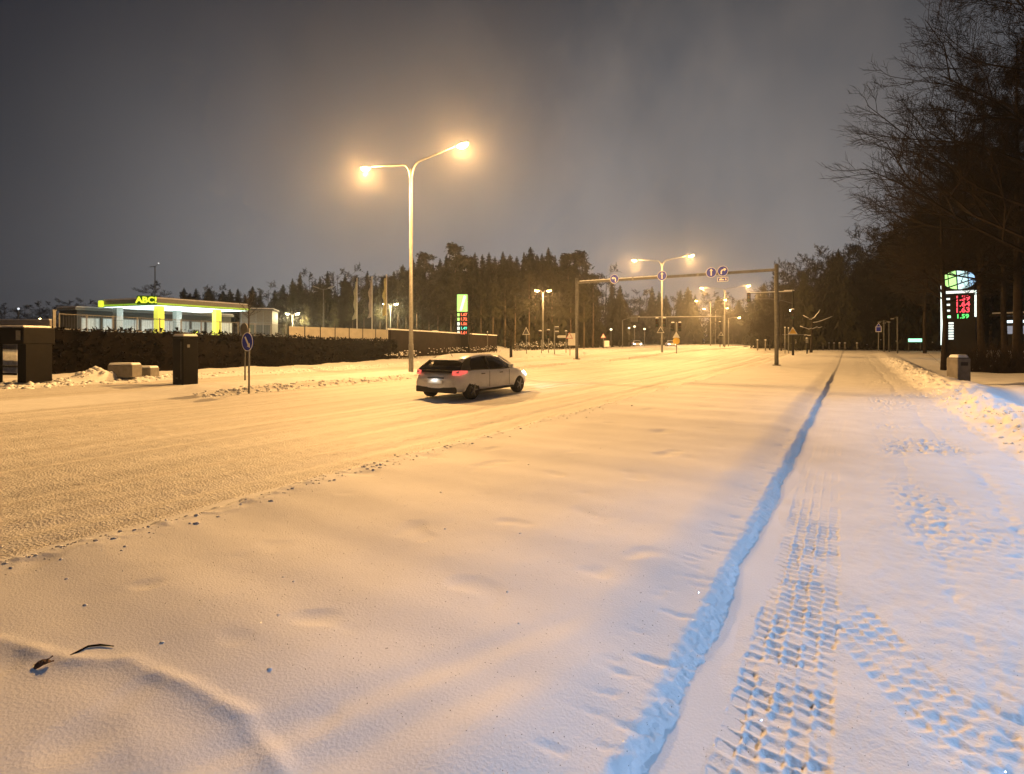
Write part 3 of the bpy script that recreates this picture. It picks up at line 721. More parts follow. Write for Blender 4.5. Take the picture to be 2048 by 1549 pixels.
# ------------------------------------------------------------------ white car
def make_car(name, label, cat, loc, rz, head_on=True, tail_on=True):
    t = thing(name, label, cat, loc, rz); t.scale = (1.0, 1.03, .94)
    S = [(0.00, .62, .30, .60, .70), (.04, .75, .26, .70, .80), (.16, .82, .24, .88, .86), (.45, .865, .20, .97, .885), (.9, .88, .18, .985, .89), (1.5, .885, .17, .96, .89), (2.1, .885, .17, .945, .89), (2.7, .88, .17, .95, .885),
         (3.05, .875, .18, .945, .88), (3.4, .86, .19, .88, .86), (3.75, .82, .22, .78, .81), (3.98, .70, .26, .66, .70), (4.06, .58, .32, .55, .58)]
    b = MB(); K = 12
    for y, hw, zb, zt, hm_ in S:
        half = [(hw*.86, zb), (hw*.97, zb+.10), (hm_, zb+(zt-zb)*.45), (hw*.985, zb+(zt-zb)*.78), (hw*.93, zt-.015), (hw*.80, zt)]
        for p in half: b.v.append((p[0], y, p[1]))
        for p in reversed(half): b.v.append((-p[0], y, p[1]))
    for i in range(len(S)-1):
        for k in range(K): b.f.append((i*K+k, i*K+(k+1) % K, (i+1)*K+(k+1) % K, (i+1)*K+k))
    b.f.append(tuple(range(K))); b.f.append(tuple((len(S)-1)*K+k for k in range(K)))
    body = b.build('body', M_WHITE, t, smooth=True, sub=2)
    cut = MB()
    for y in (.72, 3.28):
        for s in (-1, 1): cut.lathe([(.36, s*.62), (.36, s*1.2)], 28, 'X', (0, y, .33))
    co = cut.build('cut', M_TRIM)
    md = body.modifiers.new('arch', 'BOOLEAN'); md.object = co; md.operation = 'DIFFERENCE'; md.solver = 'EXACT'
    bpy.context.view_layer.update()
    me = bpy.data.meshes.new_from_object(body.evaluated_get(bpy.context.evaluated_depsgraph_get()))
    body.modifiers.clear(); body.data = me; bpy.data.objects.remove(co)
    me.materials.clear(); me.materials.append(M_WHITE)
    # glass house: loft of sections, narrower at the roof
    G = [(.10, .78, .90, .74, .905), (.26, .80, .93, .70, 1.03), (.62, .81, .955, .63, 1.27), (.95, .82, .955, .605, 1.365), (1.4, .82, .945, .60, 1.405), (1.95, .82, .935, .60, 1.40), (2.35, .82, .93, .60, 1.335), (2.75, .81, .935, .66, 1.12), (3.02, .79, .935, .74, .95)]
    gm = MB()
    for y, wb, zb, wt, zt in G:
        for p in ((wb, zb-.04), (wb*.99, zb), (wt+(wb-wt)*.45, zb+(zt-zb)*.62), (wt+.03, zt-.03), (wt*.75, zt), (-wt*.75, zt), (-wt-.03, zt-.03), (-wt-(wb-wt)*.45, zb+(zt-zb)*.62), (-wb*.99, zb), (-wb, zb-.04)): gm.v.append((p[0], y, p[1]))
    for i in range(len(G)-1):
        for k in range(10): gm.f.append((i*10+k, i*10+(k+1) % 10, (i+1)*10+(k+1) % 10, (i+1)*10+k))
    gm.f.append(tuple(range(10))); gm.f.append(tuple((len(G)-1)*10+k for k in range(10)))
    gm.build('windows', M_GLASS, t, smooth=True)
    rf = MB()
    R = [(.50, .62, 1.235), (.68, .645, 1.305), (.95, .665, 1.382), (1.4, .67, 1.422), (1.95, .665, 1.417), (2.32, .64, 1.36)]
    for y, w, z in R:
        for p in ((w, z-.055), (w*.90, z-.01), (w*.5, z+.012), (-w*.5, z+.012), (-w*.90, z-.01), (-w, z-.055)): rf.v.append((p[0], y, p[1]))
    for i in range(len(R)-1):
        for k in range(5): rf.f.append((i*6+k, i*6+k+1, i*6+k+7, i*6+k+6))
    o = rf.build('roof', M_WHITE, t, smooth=True); md = o.modifiers.new('s', 'SOLIDIFY'); md.thickness = .02
    MB().box((0, .50, 1.272), (1.12, .24, .03), rx=.22).build('roof_spoiler', M_WHITE, t, bevel=.012)
    for s in (-1, 1):
        MB().tube([(s*.83, 1.55, .94), (s*.685, 1.52, 1.355)], .03, 6).build('door_pillar', M_TRIM, t)
        MB().tube([(s*.80, 2.98, .96), (s*.73, 2.65, 1.17), (s*.655, 2.33, 1.345)], .03, 6).build('front_pillar', M_WHITE, t)
        p = MB()
        p.add([(s*.815, .20, .95), (s*.835, .62, .955), (s*.79, .62, 1.13), (s*.68, .85, 1.335), (s*.655, .55, 1.25), (s*.75, .32, 1.07)], [(0, 1, 2, 5), (5, 2, 3, 4)])
        o = p.build('rear_pillar', M_TRIM, t); md = o.modifiers.new('s', 'SOLIDIFY'); md.thickness = .02; md.offset = 0
        MB().box((s*.95, 2.62, 1.0), (.16, .10, .12)).build('mirror', M_WHITE, t, bevel=.03)
        MB().box((s*.888, 1.95, .28), (.03, 1.9, .07)).build('sill', M_TRIM, t, bevel=.01)
        for yy in (1.18, 2.15): MB().box((s*.893, yy, .80), (.02, .17, .025)).build('door_handle', M_TRIM, t)
        for yy in (1.52, 2.62): MB().box((s*.889, yy, .62), (.006, .012, .52)).build('door_gap', M_TRIM, t)
        mt = mat('tail_light', (.5, .02, .02), .3, emit=(1, .16, .12), es=.9 if tail_on else 0)
        tl = MB(); tl.add([(s*.60, .045, .80), (s*.84, .16, .80), (s*.875, .42, .86), (s*.872, .42, .93), (s*.83, .19, .945), (s*.60, .085, .93)], [(0, 1, 4, 5), (1, 2, 3, 4)])
        o = tl.build('tail_light', mt, t); md = o.modifiers.new('s', 'SOLIDIFY'); md.thickness = .03; md.offset = 0
        mh = mat('head_light', (.8, .8, .8), .1, emit=(1, .95, .85), es=25 if head_on else 0)
        hl = MB(); hl.add([(s*.50, 4.03, .58), (s*.74, 3.90, .60), (s*.83, 3.66, .70), (s*.81, 3.62, .78), (s*.70, 3.86, .72), (s*.50, 3.99, .66)], [(0, 1, 4, 5), (1, 2, 3, 4)])
        o = hl.build('headlight', mh, t); md = o.modifiers.new('s', 'SOLIDIFY'); md.thickness = .03; md.offset = 0
        if head_on:
            l = bpy.data.lights.new('headlight_beam', 'SPOT'); l.energy = 170; l.spot_size = 1.1; l.spot_blend = .9; l.color = (1, .93, .8); l.shadow_soft_size = .06
            lo = link(bpy.data.objects.new('headlight_beam', l)); lo.parent = t; lo.location = (s*.62, 4.12, .66); lo.rotation_euler = (math.pi/2-.10, 0, 0)
        for yy in (.72, 3.28):
            w = MB().lathe([(.18, .0), (.285, .0), (.31, .03), (.315, .10), (.31, .17), (.285, .20), (.18, .20)], 26, 'X', (s*.87-(.20 if s > 0 else 0), yy, .315)).build('wheel', M_RUBBER, t, smooth=True)
            rm = MB(); xo = s*.862
            rm.lathe([(.20, xo), (.20, xo+s*.01)], 22, 'X', (0, yy, .315))
            rm.build('rim', M_TRIM, w)
            sp = MB()
            for k in range(5):
                a = k*2*math.pi/5; sp.tube([(xo+s*.018, yy+.03*math.cos(a), .315+.03*math.sin(a)), (xo+s*.018, yy+.195*math.cos(a), .315+.195*math.sin(a))], [.03, .02], 5)
            sp.lathe([(.045, xo+s*.01), (.045, xo+s*.03)], 10, 'X', (0, yy, .315)); sp.build('spokes', M_RIM, w)
    MB().box((0, .055, .34), (1.50, .10, .20)).build('lower_bumper', M_TRIM, t, bevel=.03)
    MB().box((0, -.006, .585), (.54, .02, .12)).build('number_plate', mat('plate_white', (.85, .85, .82), .4, var=.02), t)
    MB().box((0, .045, .70), (.60, .04, .03)).build('plate_lamp', M_TRIM, t)
    l = point('plate_glow', (0, -.07, .67), 1.2, (1, .95, .85), .03, t)
    MB().box((0, .115, .93), (1.2, .02, .03)).build('tailgate_strip', M_TRIM, t)
    MB().box((0, 4.02, .40), (1.05, .08, .14)).build('grille', M_TRIM, t, bevel=.02)
    MB().tube([(0, .80, 1.35), (0, .70, 1.48)], .008, 5).build('aerial', M_TRIM, t)
    return t
CX, CY = -10.35, 12.25
make_car('white_car', 'white hatchback driving away on the snowy road with its lights on', 'car', (CX, CY, -.05), 0)
for px, D, lab in ((1271, 118, 'far oncoming car with headlights on under the left of the far gantry'), (1338, 112, 'far oncoming car with headlights on behind the second lamp pole')):
    x, y = W(px, D); make_car('oncoming_car', lab, 'car', (x, y, .40), math.pi+.45)

# ------------------------------------------------------------------ far left roadside: cabinet, blocks, bus shelter, hedge, fence
x, y = gp(371, 761, .12); z0 = zat(x, y)
t = thing('utility_cabinet', 'tall dark cabinet with snow on top beside the far carriageway', 'cabinet', (x, y, z0-.1), .12)
MB().box((0, 0, .95), (.66, .62, 1.95)).build('body', M_DARKP, t, bevel=.02)
MB().box((0, 0, 1.97), (.72, .68, .06)).build('lid', M_DARKP, t, bevel=.01)
MB().box((0, 0, 2.05), (.68, .64, .09), taper=.86).build('snow_cap', M_CAP, t, bevel=.03)
MB().box((.20, -.315, 1.05), (.03, .015, 1.5)).build('door_seam', M_GREYP, t); MB().box((.335, -.1, 1.62), (.012, .1, .12)).build('lock_plate', M_GALV, t)
MB().box((-.05, -.318, .35), (.12, .014, .05)).build('vent', M_GREYP, t)
for px, py, w, h, lab in ((250, 748, 1.05, .52, 'larger pale concrete block left of the dark cabinet'), (291, 745, .85, .42, 'smaller pale concrete block next to the dark cabinet')):
    x, y = gp(px, py, .3); z0 = zat(x, y)
    t = thing('concrete_block', lab, 'concrete block', (x, y, z0-.08), TH, 'concrete blocks in the snow')
    MB().box((0, 0, h/2), (w, .6, h)).build('block', M_CONC, t, bevel=.03); MB().box((0, 0, h+.04), (w*.98, .58, .09), taper=.9).build('snow_cap', M_CAP, t, bevel=.03)
# bus shelter at the far left
xs, ys = gp(40, 757, .25); z0 = zat(xs, ys)
t = thing('bus_shelter', 'dark bus shelter with glazed openings at the left edge', 'bus shelter', (xs, ys, z0), TH*.55)
MB().box((-1.2, -.2, 1.70), (5.0, 1.1, .62)).build('roof', M_DARKP, t, bevel=.03)
MB().box((-1.2, -.2, 2.05), (4.9, 1.0, .08), taper=.97).build('snow_cap', M_CAP, t, bevel=.04)
MB().box((1.08, -.2, .68), (.42, .9, 1.42)).build('end_wall', M_DARKP, t)
for xx in (.06, -1.55, -3.3): MB().box((xx, -.7, .68), (.13 if xx > -1 else .1, .1, 1.42)).build('post', M_DARKP, t)
M_PANE = mat('shelter_glass', (.6, .62, .62), .05); 
pb = M_PANE.node_tree.nodes['Principled BSDF']; pb.inputs['Transmission Weight'].default_value = 1; pb.inputs['IOR'].default_value = 1.05
for xx, w in ((.50, .72), (-.75, 1.45), (-2.45, 1.6)):
    MB().box((xx, -.68, .85), (w, .012, 1.02)).build('pane', M_PANE, t)
    MB().box((xx, -.68, .28), (w, .04, .08)).build('rail', M_DARKP, t)
MB().box((-1.2, .35, .5), (2.2, .35, .06)).build('bench', M_GREYP, t)
MB().box((1.1, -.78, 1.72), (.20, .03, .36)).build('stop_number_plate', M_GALV, t)

def hedge(name, pts, label):
    t = thing(name, label, 'hedge', (0, 0, 0))
    c = MB(); V = []; F = []
    r = random.Random(3)
    n_ = len(pts)
    for i in range(n_):
        a_, b_ = pts[max(i-1, 0)], pts[min(i+1, n_-1)]; L = math.hypot(b_[0]-a_[0], b_[1]-a_[1]); dx, dy = (b_[0]-a_[0])/L, (b_[1]-a_[1])/L
        xx, yy, hh, ww = pts[i]; zz = zat(xx, yy)
        for s, q in ((-1, -.3), (1, -.3), (1, hh-.08), (-1, hh-.08)): c.v.append((xx+s*dy*(ww/2-.06), yy-s*dx*(ww/2-.06), zz+q))
        if i:
            for k in range(4): c.f.append((4*i-4+k, 4*i-4+(k+1) % 4, 4*i+(k+1) % 4, 4*i+k))
    c.f.append((0, 1, 2, 3)); c.f.append(tuple(4*n_-4+k for k in range(4)))
    for (x0, y0, h0, w0), (x1, y1, h1, w1) in zip(pts[:-1], pts[1:]):
        L = math.hypot(x1-x0, y1-y0); n = int(L*230)
        dx, dy = (x1-x0)/L, (y1-y0)/L
        zz0 = zat(x0, y0); zz1 = zat(x1, y1)
        for i in range(n):
            u = r.random(); hh = h0+(h1-h0)*u; ww = w0+(w1-w0)*u; zz = zz0+(zz1-zz0)*u
            f = r.random()
            if f < .2: a, z = r.uniform(-1, 1), hh+r.gauss(0, .06)
            else: a, z = (1+r.gauss(0, .06))*(1 if f < .8 else -1), r.uniform(.0, hh)
            px_, py_, pz_ = x0+(x1-x0)*u+dy*a*ww/2, y0+(y1-y0)*u-dx*a*ww/2, zz+z
            s = r.uniform(.03, .085); b = len(V)
            for _ in range(4):
                V.append((px_+r.gauss(0, s), py_+r.gauss(0, s), pz_+r.gauss(0, s)))
            F.append((b, b+1, b+2, b+3))
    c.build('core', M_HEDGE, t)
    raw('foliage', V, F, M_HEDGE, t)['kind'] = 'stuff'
    return t
def bp(px, py, z): return gp(px, py, z)
HP = []
for px, D in ((100, 26.6), (330, 29.5), (560, 34.5), (700, 41), (782, 48)):
    x, y = W(px, D); top = {100: 659, 330: 664, 560: 673, 700: 680, 782: 681}[px]
    HP.append((x, y, ZP(top, D)-zat(x, y), 1.3))
hedge('clipped_hedge', HP, 'long dark clipped hedge below the petrol station fence')
# dark boundary wall continuing the hedge
t = thing('boundary_wall', 'long dark wall with snow along its top right of the hedge', 'wall', (0, 0, 0))
P0 = W(779, 49); P1 = W(992, 74)
def wall_run(t, name, P0, P1, zb, zt0, zt1, th, m):
    d = Vector((P1[0]-P0[0], P1[1]-P0[1])); n = Vector((-d.y, d.x)).normalized()*th/2
    b = MB(); b.add([(P0[0]-n.x, P0[1]-n.y, zb), (P1[0]-n.x, P1[1]-n.y, zb), (P1[0]+n.x, P1[1]+n.y, zb), (P0[0]+n.x, P0[1]+n.y, zb),
           (P0[0]-n.x, P0[1]-n.y, zt0), (P1[0]-n.x, P1[1]-n.y, zt1), (P1[0]+n.x, P1[1]+n.y, zt1), (P0[0]+n.x, P0[1]+n.y, zt0)],
          [(0, 3, 2, 1), (4, 5, 6, 7), (0, 1, 5, 4), (1, 2, 6, 5), (2, 3, 7, 6), (3, 0, 4, 7)])
    return b.build(name, m, t)
za, zb_ = ZP(660, 49), ZP(672, 74)
wall_run(t, 'wall', P0, P1, -.3, za, zb_, .3, M_DCONC)
o = wall_run(t, 'snow_cap', P0, P1, 0, 0, 0, .34, M_CAP)
for v, z in zip(o.data.vertices, (za+.003, zb_+.003, zb_+.003, za+.003, za+.11, zb_+.11, zb_+.11, za+.11)): v.co.z = z
sx, sy = W(870, 58); o = MB().lathe([(.75, 0), (.6, .14), (.3, .24)], 12, 'Z').build('snow_heap', M_CAP, t, smooth=True); o.location = (sx, sy, za+(zb_-za)*.42+.05); o.scale = (.5, 1.2, .8); o.rotation_euler = (0, 0, .2)
# low snowy scrub before the wall
def scrub(name, label, px0, D0, px1, D1, n, h, seed, tuft=.35):
    r = random.Random(seed); b = MB(); s_ = MB()
    U = [r.random() for _ in range(n)]
    XY = np.array([W(px0+(px1-px0)*u, D0+(D1-D0)*u) for u in U])+np.array([[r.gauss(0, .35), r.gauss(0, .35)] for _ in range(n)])
    ZZ = height(XY[:, 0], XY[:, 1])
    for k in range(n):
        x, y, z = float(XY[k, 0]), float(XY[k, 1]), float(ZZ[k])
        p = Vector((x, y, z-.05)); d = Vector((r.gauss(0, .5), r.gauss(0, .5), 1)).normalized(); q = p+d*h*r.uniform(.5, 1.1)
        b.tube([p, q], [.012, .005], 3, False)
        if r.random() < tuft: s_.box((q.x, q.y, q.z), (r.uniform(.05, .15), r.uniform(.05, .15), r.uniform(.03, .07)), r.random()*3, .6)
    t = thing(name, label, 'bush', (0, 0, 0)); b.build('twigs', M_TWIG, t)['kind'] = 'stuff'
    if s_.f: s_.build('snow_tufts', M_CAP, t)['kind'] = 'stuff'
scrub('low_scrub', 'low snowy scrub at the foot of the dark wall', 700, 42, 830, 50, 420, .7, 1)
scrub('low_scrub', 'low snowy scrub behind the white car at the wall end', 850, 55, 990, 68, 420, .8, 2)
scrub('low_scrub', 'snowy scrub between the spruces and the signals', 1030, 74, 1150, 78, 420, 1.1, 3)
# mesh fence with posts behind the hedge
t = thing('mesh_fence', 'thin grey railing with posts above the dark hedge', 'fence', (0, 0, 0))
F0 = W(118, 31.5); F1 = W(572, 44); n = 11; zb0, zb1 = ZP(659, 31.5), ZP(673, 44)
for k in range(n+1):
    u = k/n; x, y = F0[0]+(F1[0]-F0[0])*u, F0[1]+(F1[1]-F0[1])*u; z = zb0+(zb1-zb0)*u
    MB().tube([(x, y, z-1.8), (x, y, z+.95)], .035, 6).build('post', M_GALV, t)
for dz, r in ((0.02, .035), (.9, .018)):
    MB().tube([(F0[0], F0[1], zb0+dz), (F1[0], F1[1], zb1+dz)], r, 6).build('rail', M_GALV, t)
nb = 110
for k in range(nb):
    u = (k+.5)/nb; x, y = F0[0]+(F1[0]-F0[0])*u, F0[1]+(F1[1]-F0[1])*u; z = zb0+(zb1-zb0)*u
    MB().tube([(x, y, z), (x, y, z+.9)], .005, 4, False).build('bar', M_GALV, t)
x, y = W(108, 30); t = thing('fence_post', 'thick pale post where the railing starts behind the bus shelter', 'post', (x, y, zat(x, y)))
MB().box((0, 0, (ZP(622, 30)-zat(x, y))/2), (.14, .14, ZP(622, 30)-zat(x, y))).build('post', M_GALV, t, bevel=.01); MB().box((0, 0, ZP(622, 30)-zat(x, y)+.03), (.2, .2, .05)).build('cap', M_GALV, t)
# pale panel fence
t = thing('panel_fence', 'pale grey panel fence with dark posts above the hedge', 'fence', (0, 0, 0))
Q0 = W(577, 46); Q1 = W(776, 54); n = 7
for k in range(n):
    a = [Q0[i]+(Q1[i]-Q0[i])*k/n for i in (0, 1)]; b_ = [Q0[i]+(Q1[i]-Q0[i])*(k+.96)/n for i in (0, 1)]
    D0 = 46+8*k/n; zt = ZP(653+7*k/n, D0)
    wall_run(t, 'panel', a, b_, zt-1.35, zt, zt-.02, .05, mat('fence_panel', (.42, .40, .36), .7, var=.12, scale=2))
    MB().tube([(a[0], a[1], zt-2.2), (a[0], a[1], zt+.18)], .045, 6).build('post', M_DARKP, t)
MB().tube([(Q1[0], Q1[1], .6), (Q1[0], Q1[1], ZP(657, 54))], .06, 6).build('post', M_SIGNW, t)
# pale low building band at the far left
x0, y0 = W(-60, 46); x1, y1 = W(104, 41)
t = thing('pale_wall', 'pale low wall behind the bus shelter at the left edge', 'wall', (0, 0, 0))
wall_run(t, 'wall', (x0, y0), (x1, y1), 0, ZP(641, 46), ZP(641, 41), .3, mat('pale_render', (.45, .42, .38), .85, var=.1, scale=1))
o = wall_run(t, 'snow_cap', (x0, y0), (x1, y1), 0, 0, 0, .4, M_CAP)
for v, z in zip(o.data.vertices, (ZP(641, 46)+.003, ZP(641, 41)+.003)*2+(0,)*4): v.co.z = z
zz = [ZP(641, 46), ZP(641, 41), ZP(641, 41), ZP(641, 46)]
for i, v in enumerate(o.data.vertices): v.co.z = zz[i % 4]+(.003 if i < 4 else .09)
for px, D, top, lab, lens in ((37, 55, 619, 'slim lamp with a dim white head at the left edge', mat('dim_globe', (.8, .85, .9), .4, emit=(.8, .9, 1), es=1.2)), (80, 60, 640, 'low orange lamp behind the pale wall', M_LENS)):
    t, h = post(px, D, top, lab, 'small_lamp', 'street lamp', .05, M_GALV); MB().lathe([(.05, h-.05), (.09, h+.02), (.09, h+.1), (.04, h+.15)], 10).build('lamp_globe', lens, t, smooth=True)
t, h = post(310, 80, 533, 'tall thin mast behind the station canopy', 'thin_mast', 'mast', .07, M_GREYP)
MB().box((-.7, 0, h), (1.6, .1, .08)).build('crossarm', M_GREYP, t)
MB().tube([(0, 0, h-.1), (1.0, 0, h+.35)], .03, 6).build('lamp_arm', M_GREYP, t); MB().lathe([(.05, h+.3), (.09, h+.36), (.05, h+.42)], 8, 'Z', (1.05, 0, 0)).build('lamp_globe', mat('faint_lamp', (.6, .6, .6), .4, emit=(1, .95, .9), es=2), t)

# ------------------------------------------------------------------ petrol station on the left
SZ = 1.0
def CW(cx, D): return cx*CT-D*ST, cx*ST+D*CT       # camera-plane metres to world
AX = .40
cx0, D0 = -33.0, 50.0
ox, oy = CW(cx0, D0)
ang = TH-AX            # station local +y runs along its long side, away from the road
t = thing('station_canopy', 'lit petrol station canopy with yellow pillars and ABC! sign', 'canopy', (ox, oy, SZ), ang)
L_, W_ = 10.5, 8.0
ztop = 5.65-SZ
M_FASC = mat('fascia_grey', (.22, .21, .19), .5, var=.15)
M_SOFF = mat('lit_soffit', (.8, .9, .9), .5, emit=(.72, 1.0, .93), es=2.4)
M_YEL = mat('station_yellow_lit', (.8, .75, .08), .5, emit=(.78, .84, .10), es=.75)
M_YSGN = mat('yellow_green_sign_lit', (.7, .8, .05), .5, emit=(.80, .95, .05), es=1.0)
M_DGRN = mat('dark_green_board', (.02, .06, .01), .5, emit=(.02, .10, .0), es=.5)
MB().box((-W_/2, L_/2, ztop-.33), (W_, L_, .62)).build('fascia', M_FASC, t, bevel=.02)
M_GEDGE = mat('green_edge_lit', (.3, .5, .05), .5, emit=(.42, .72, .05), es=.55)
MB().box((.02, L_/2, ztop-.50), (.04, L_-.1, .16)).build('edge_strip', M_GEDGE, t); MB().box((-W_/2, -.02, ztop-.50), (W_-.1, .04, .16)).build('edge_strip', M_GEDGE, t)
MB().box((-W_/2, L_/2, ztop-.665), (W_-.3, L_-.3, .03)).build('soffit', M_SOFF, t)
MB().box((-W_/2, L_/2, ztop+.05), (W_-.1, L_-.1, .14), taper=.985).build('snow_cap', M_CAP, t, bevel=.05)
for (px_, py_) in ((-.7, .8), (-.7, 6.9), (-6.8, .8), (-6.8, 6.9)):
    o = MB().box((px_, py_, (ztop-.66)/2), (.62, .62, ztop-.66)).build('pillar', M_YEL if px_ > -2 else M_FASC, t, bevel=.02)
    for zz in (.9, 1.8, 2.7): MB().box((px_, py_, zz), (.63, .63, .03)).build('joint', M_TRIM, o)
sb = MB().box((0, 0, 0), (1.65, .2, .85)).build('sign_board', M_DGRN, t, bevel=.08); sb.location = (-.45, -.50, ztop-.22); sb.rotation_euler = (0, 0, AX+.25)
text_mesh('lettering', 'ABC!', .78, M_YSGN, t, (-.45+.12*math.sin(AX+.25), -.50-.12*math.cos(AX+.25), ztop-.22), (math.pi/2, 0, AX+.25), .03, bold=.025)
MB().box((-W_+.15, -.15, ztop-.33), (.60, .25, .66)).build('corner_logo', M_YSGN, t, bevel=.1)
for k in range(3):
    for yy in (2.0, 5.2, 8.4):
        MB().box((-1.5-2.4*k, yy, ztop-.70), (.5, .5, .05)).build('canopy_light', mat('canopy_light', (1, 1, 1), .4, emit=(.85, .95, 1), es=6), t)
for yy in (2.5, 8): point('canopy_glow', (-4, yy, ztop-.9), 260, (.80, .95, 1), .3, t)
# fuel pumps below the canopy
for k, yy in enumerate((2.4, 6.6)):
    wx, wy = (Matrix.Rotation(ang, 3, 'Z') @ Vector((-3.8, yy, 0)))[:2]
    tp = thing('fuel_pump', ('near' if k == 0 else 'rear')+' fuel pump under the lit canopy', 'fuel pump', (ox+wx, oy+wy, SZ), ang)
    MB().box((0, 0, .95), (.55, .9, 1.9)).build('cabinet', M_GREYP, tp, bevel=.03); MB().box((.285, 0, 1.5), (.02, .6, .4)).build('display', M_YSGN, tp); MB().tube([(.3, .3, 1.2), (.5, .35, .7), (.3, .4, .4)], .02, 6).build('hose', M_RUBBER, tp)
# station shop with pale lit windows
t = thing('station_shop', 'low station building with a row of pale windows behind the canopy', 'building', (ox, oy, SZ), ang)
M_WALLD = mat('shop_wall', (.05, .05, .045), .8, var=.2)
M_WIN = mat('shop_window_lit', (.5, .52, .5), .2, emit=(.72, .80, .74), es=.16)
BX, BL = -12.0, 18
MB().box((BX-1.5, BL/2, 1.9), (3, BL, 3.9)).build('wall', M_WALLD, t)
MB().box((BX-1.5, BL/2, 3.95), (3.5, BL+.5, .25)).build('roof', M_FASC, t, bevel=.03)
MB().box((BX-1.5, BL/2, 4.15), (3.4, BL+.4, .16), taper=.99).build('snow_cap', M_CAP, t, bevel=.05)
for k in range(9):
    yy = 1.2+2.0*k
    f = MB().box((BX+.03, yy, 1.75), (.10, 1.75, 2.7)).build('window', M_FASC, t)
    MB().box((BX+.085, yy, 1.75), (.03, 1.6, 2.5)).build('pane', M_WIN, f)
    MB().box((BX+.11, yy+.4, 1.75), (.02, .05, 2.5)).build('mullion', M_TRIM, f)
# glazed side pavilion right of canopy
x, y = CW(-31.2, 66); t = thing('glass_pavilion', 'small dim pavilion with snowy roof right of the canopy', 'building', (x, y, SZ), TH+.28)
MB().box((0, 2, 2.2), (3.6, 5.0, 4.4)).build('wall', mat('pavilion_wall', (.16, .14, .11), .6, var=.2), t)
MB().box((0, 2, 4.5), (4.0, 5.4, .14)).build('roof', M_GREYP, t); MB().box((0, 2, 4.63), (3.95, 5.35, .12), taper=.98).build('snow_cap', M_CAP, t, bevel=.04)
for k in range(5): MB().box((-1.6+.8*k, -.54, 2.2), (.07, .08, 4.3)).build('mullion', M_GALV, t)
MB().box((0, -.54, 2.9), (3.6, .07, .06)).build('transom', M_GALV, t)
for k in range(4): MB().box((-1.2+.8*k, -.515, 1.4), (.7, .03, 2.4)).build('pane', mat('dim_pane', (.05, .05, .045), .1, emit=(.6, .6, .45), es=.06), t)
# flagpoles with limp flags
for px, D, top, lab, c in ((714, 62, 556, 'left of the three flagpoles, with a limp pale flag', (.50, .52, .42)), (744, 62, 553, 'middle of the three flagpoles, with a limp grey flag', (.42, .38, .38)), (773, 62, 549, 'right of the three flagpoles, with a limp yellowish flag', (.60, .54, .25))):
    t, h = post(px, D, top, lab, 'flagpole', 'flagpole', .06, M_SIGNW)
    fl = MB()
    for i in range(14):
        z = h-.4-i*.33; wd = .30+.12*math.sin(i*1.3+px)+.02*i
        for j in range(5): fl.v.append((-.07-wd*j/4, .10*math.sin(j*1.9+i*.7), z-.12*j/4))
    for i in range(13):
        for j in range(4): fl.f.append((i*5+j, i*5+j+1, i*5+j+6, i*5+j+5))
    fo = fl.build('flag', mat('flag_%d' % px, c, .8, var=.15), t, smooth=True); md = fo.modifiers.new('s', 'SOLIDIFY'); md.thickness = .01
# central price pylon
x, y = W(925, 63); z0 = zat(x, y); D = 63; t = thing('price_pylon', 'narrow fuel price pylon with green top before the dark wood', 'sign', (x, y, z0), TH*.9)
zt, zb2 = ZP(588, D)-z0, ZP(672, D)-z0
M_GTOP = mat('pylon_green_lit', (.4, .8, .2), .4, emit=(.42, .95, .28), es=.95)
M_WTOP = mat('pylon_white_lit', (.8, .9, .9), .4, emit=(.72, .95, 1), es=1.1)
M_RED = mat('led_red', (.5, .05, .03), .4, emit=(1, .16, .08), es=2.2)
M_TEAL = mat('led_teal', (.05, .5, .4), .4, emit=(.05, .85, .62), es=1.3)
MB().box((0, 0, zt/2), (1.42, .35, zt)).build('case', M_DARKP, t, bevel=.03)
MB().box((0, -.185, zt-1.10), (1.22, .02, 2.0)).build('logo_panel', M_GTOP, t)
b = MB().prism([(-.30, zt-1.95), (-.05, zt-1.95), (.42, zt-.35), (.20, zt-.2)], -.205, -.197).build('logo_stroke', M_WTOP, t)
rows = ('1.67', '1.72', '1.58', '1.49', '1.61')
for k, d in enumerate(rows):
    zr = zt-2.45-.53*k
    MB().box((-.45, -.185, zr), (.26, .02, .36)).build('grade_label', M_GTOP if k < 2 else M_WTOP, t)
    text_mesh('price', d, .46, M_TEAL if k == 3 else M_RED, t, (.17, -.19, zr), (math.pi/2, 0, 0), .005, bold=.012)

# ------------------------------------------------------------------ right side: station pylon, bin, station lights
D = 46; x, y = W(1917, D); z0 = zat(x, y); t = thing('station_pylon', 'tall lit price pylon with striped globe behind dark branches', 'sign', (x, y, z0), -.25)
zt = ZP(541, D)-z0; rr = 1.16
MB().box((0, .06, (zt-2.2)/2+.2), (2.3, .36, zt-2.0)).build('case', M_DARKP, t, bevel=.03)
gl = MB().lathe([(rr, -.16), (rr*1.0, .16)], 36, 'Y').build('globe_disc', M_DARKP, t, smooth=False); gl.location = (0, 0, zt-rr*.72); gl.scale = (1, 1, .72)
stripes = (((-.98, -.66), (.42, .95, .30)), ((-.60, -.16), (.45, .95, .35)), ((-.08, .52), (.55, .90, 1.0)), ((.58, .94), (.35, .65, 1.0)))
for i, ((a, b_), c) in enumerate(stripes):
    P = []
    for k in range(9): u = a+(b_-a)*k/8; P.append((u*rr*.96, math.sqrt(max(0, 1-u*u))*rr*.96*.72-.01))
    P2 = [(p[0]+.10, -p[1]) for p in reversed(P)]
    MB().prism(P+P2, -.20, -.165).build('globe_stripe', mat('globe_%d' % i, c, .4, emit=c, es=1.25), t).location = (0, 0, zt-rr*.72)
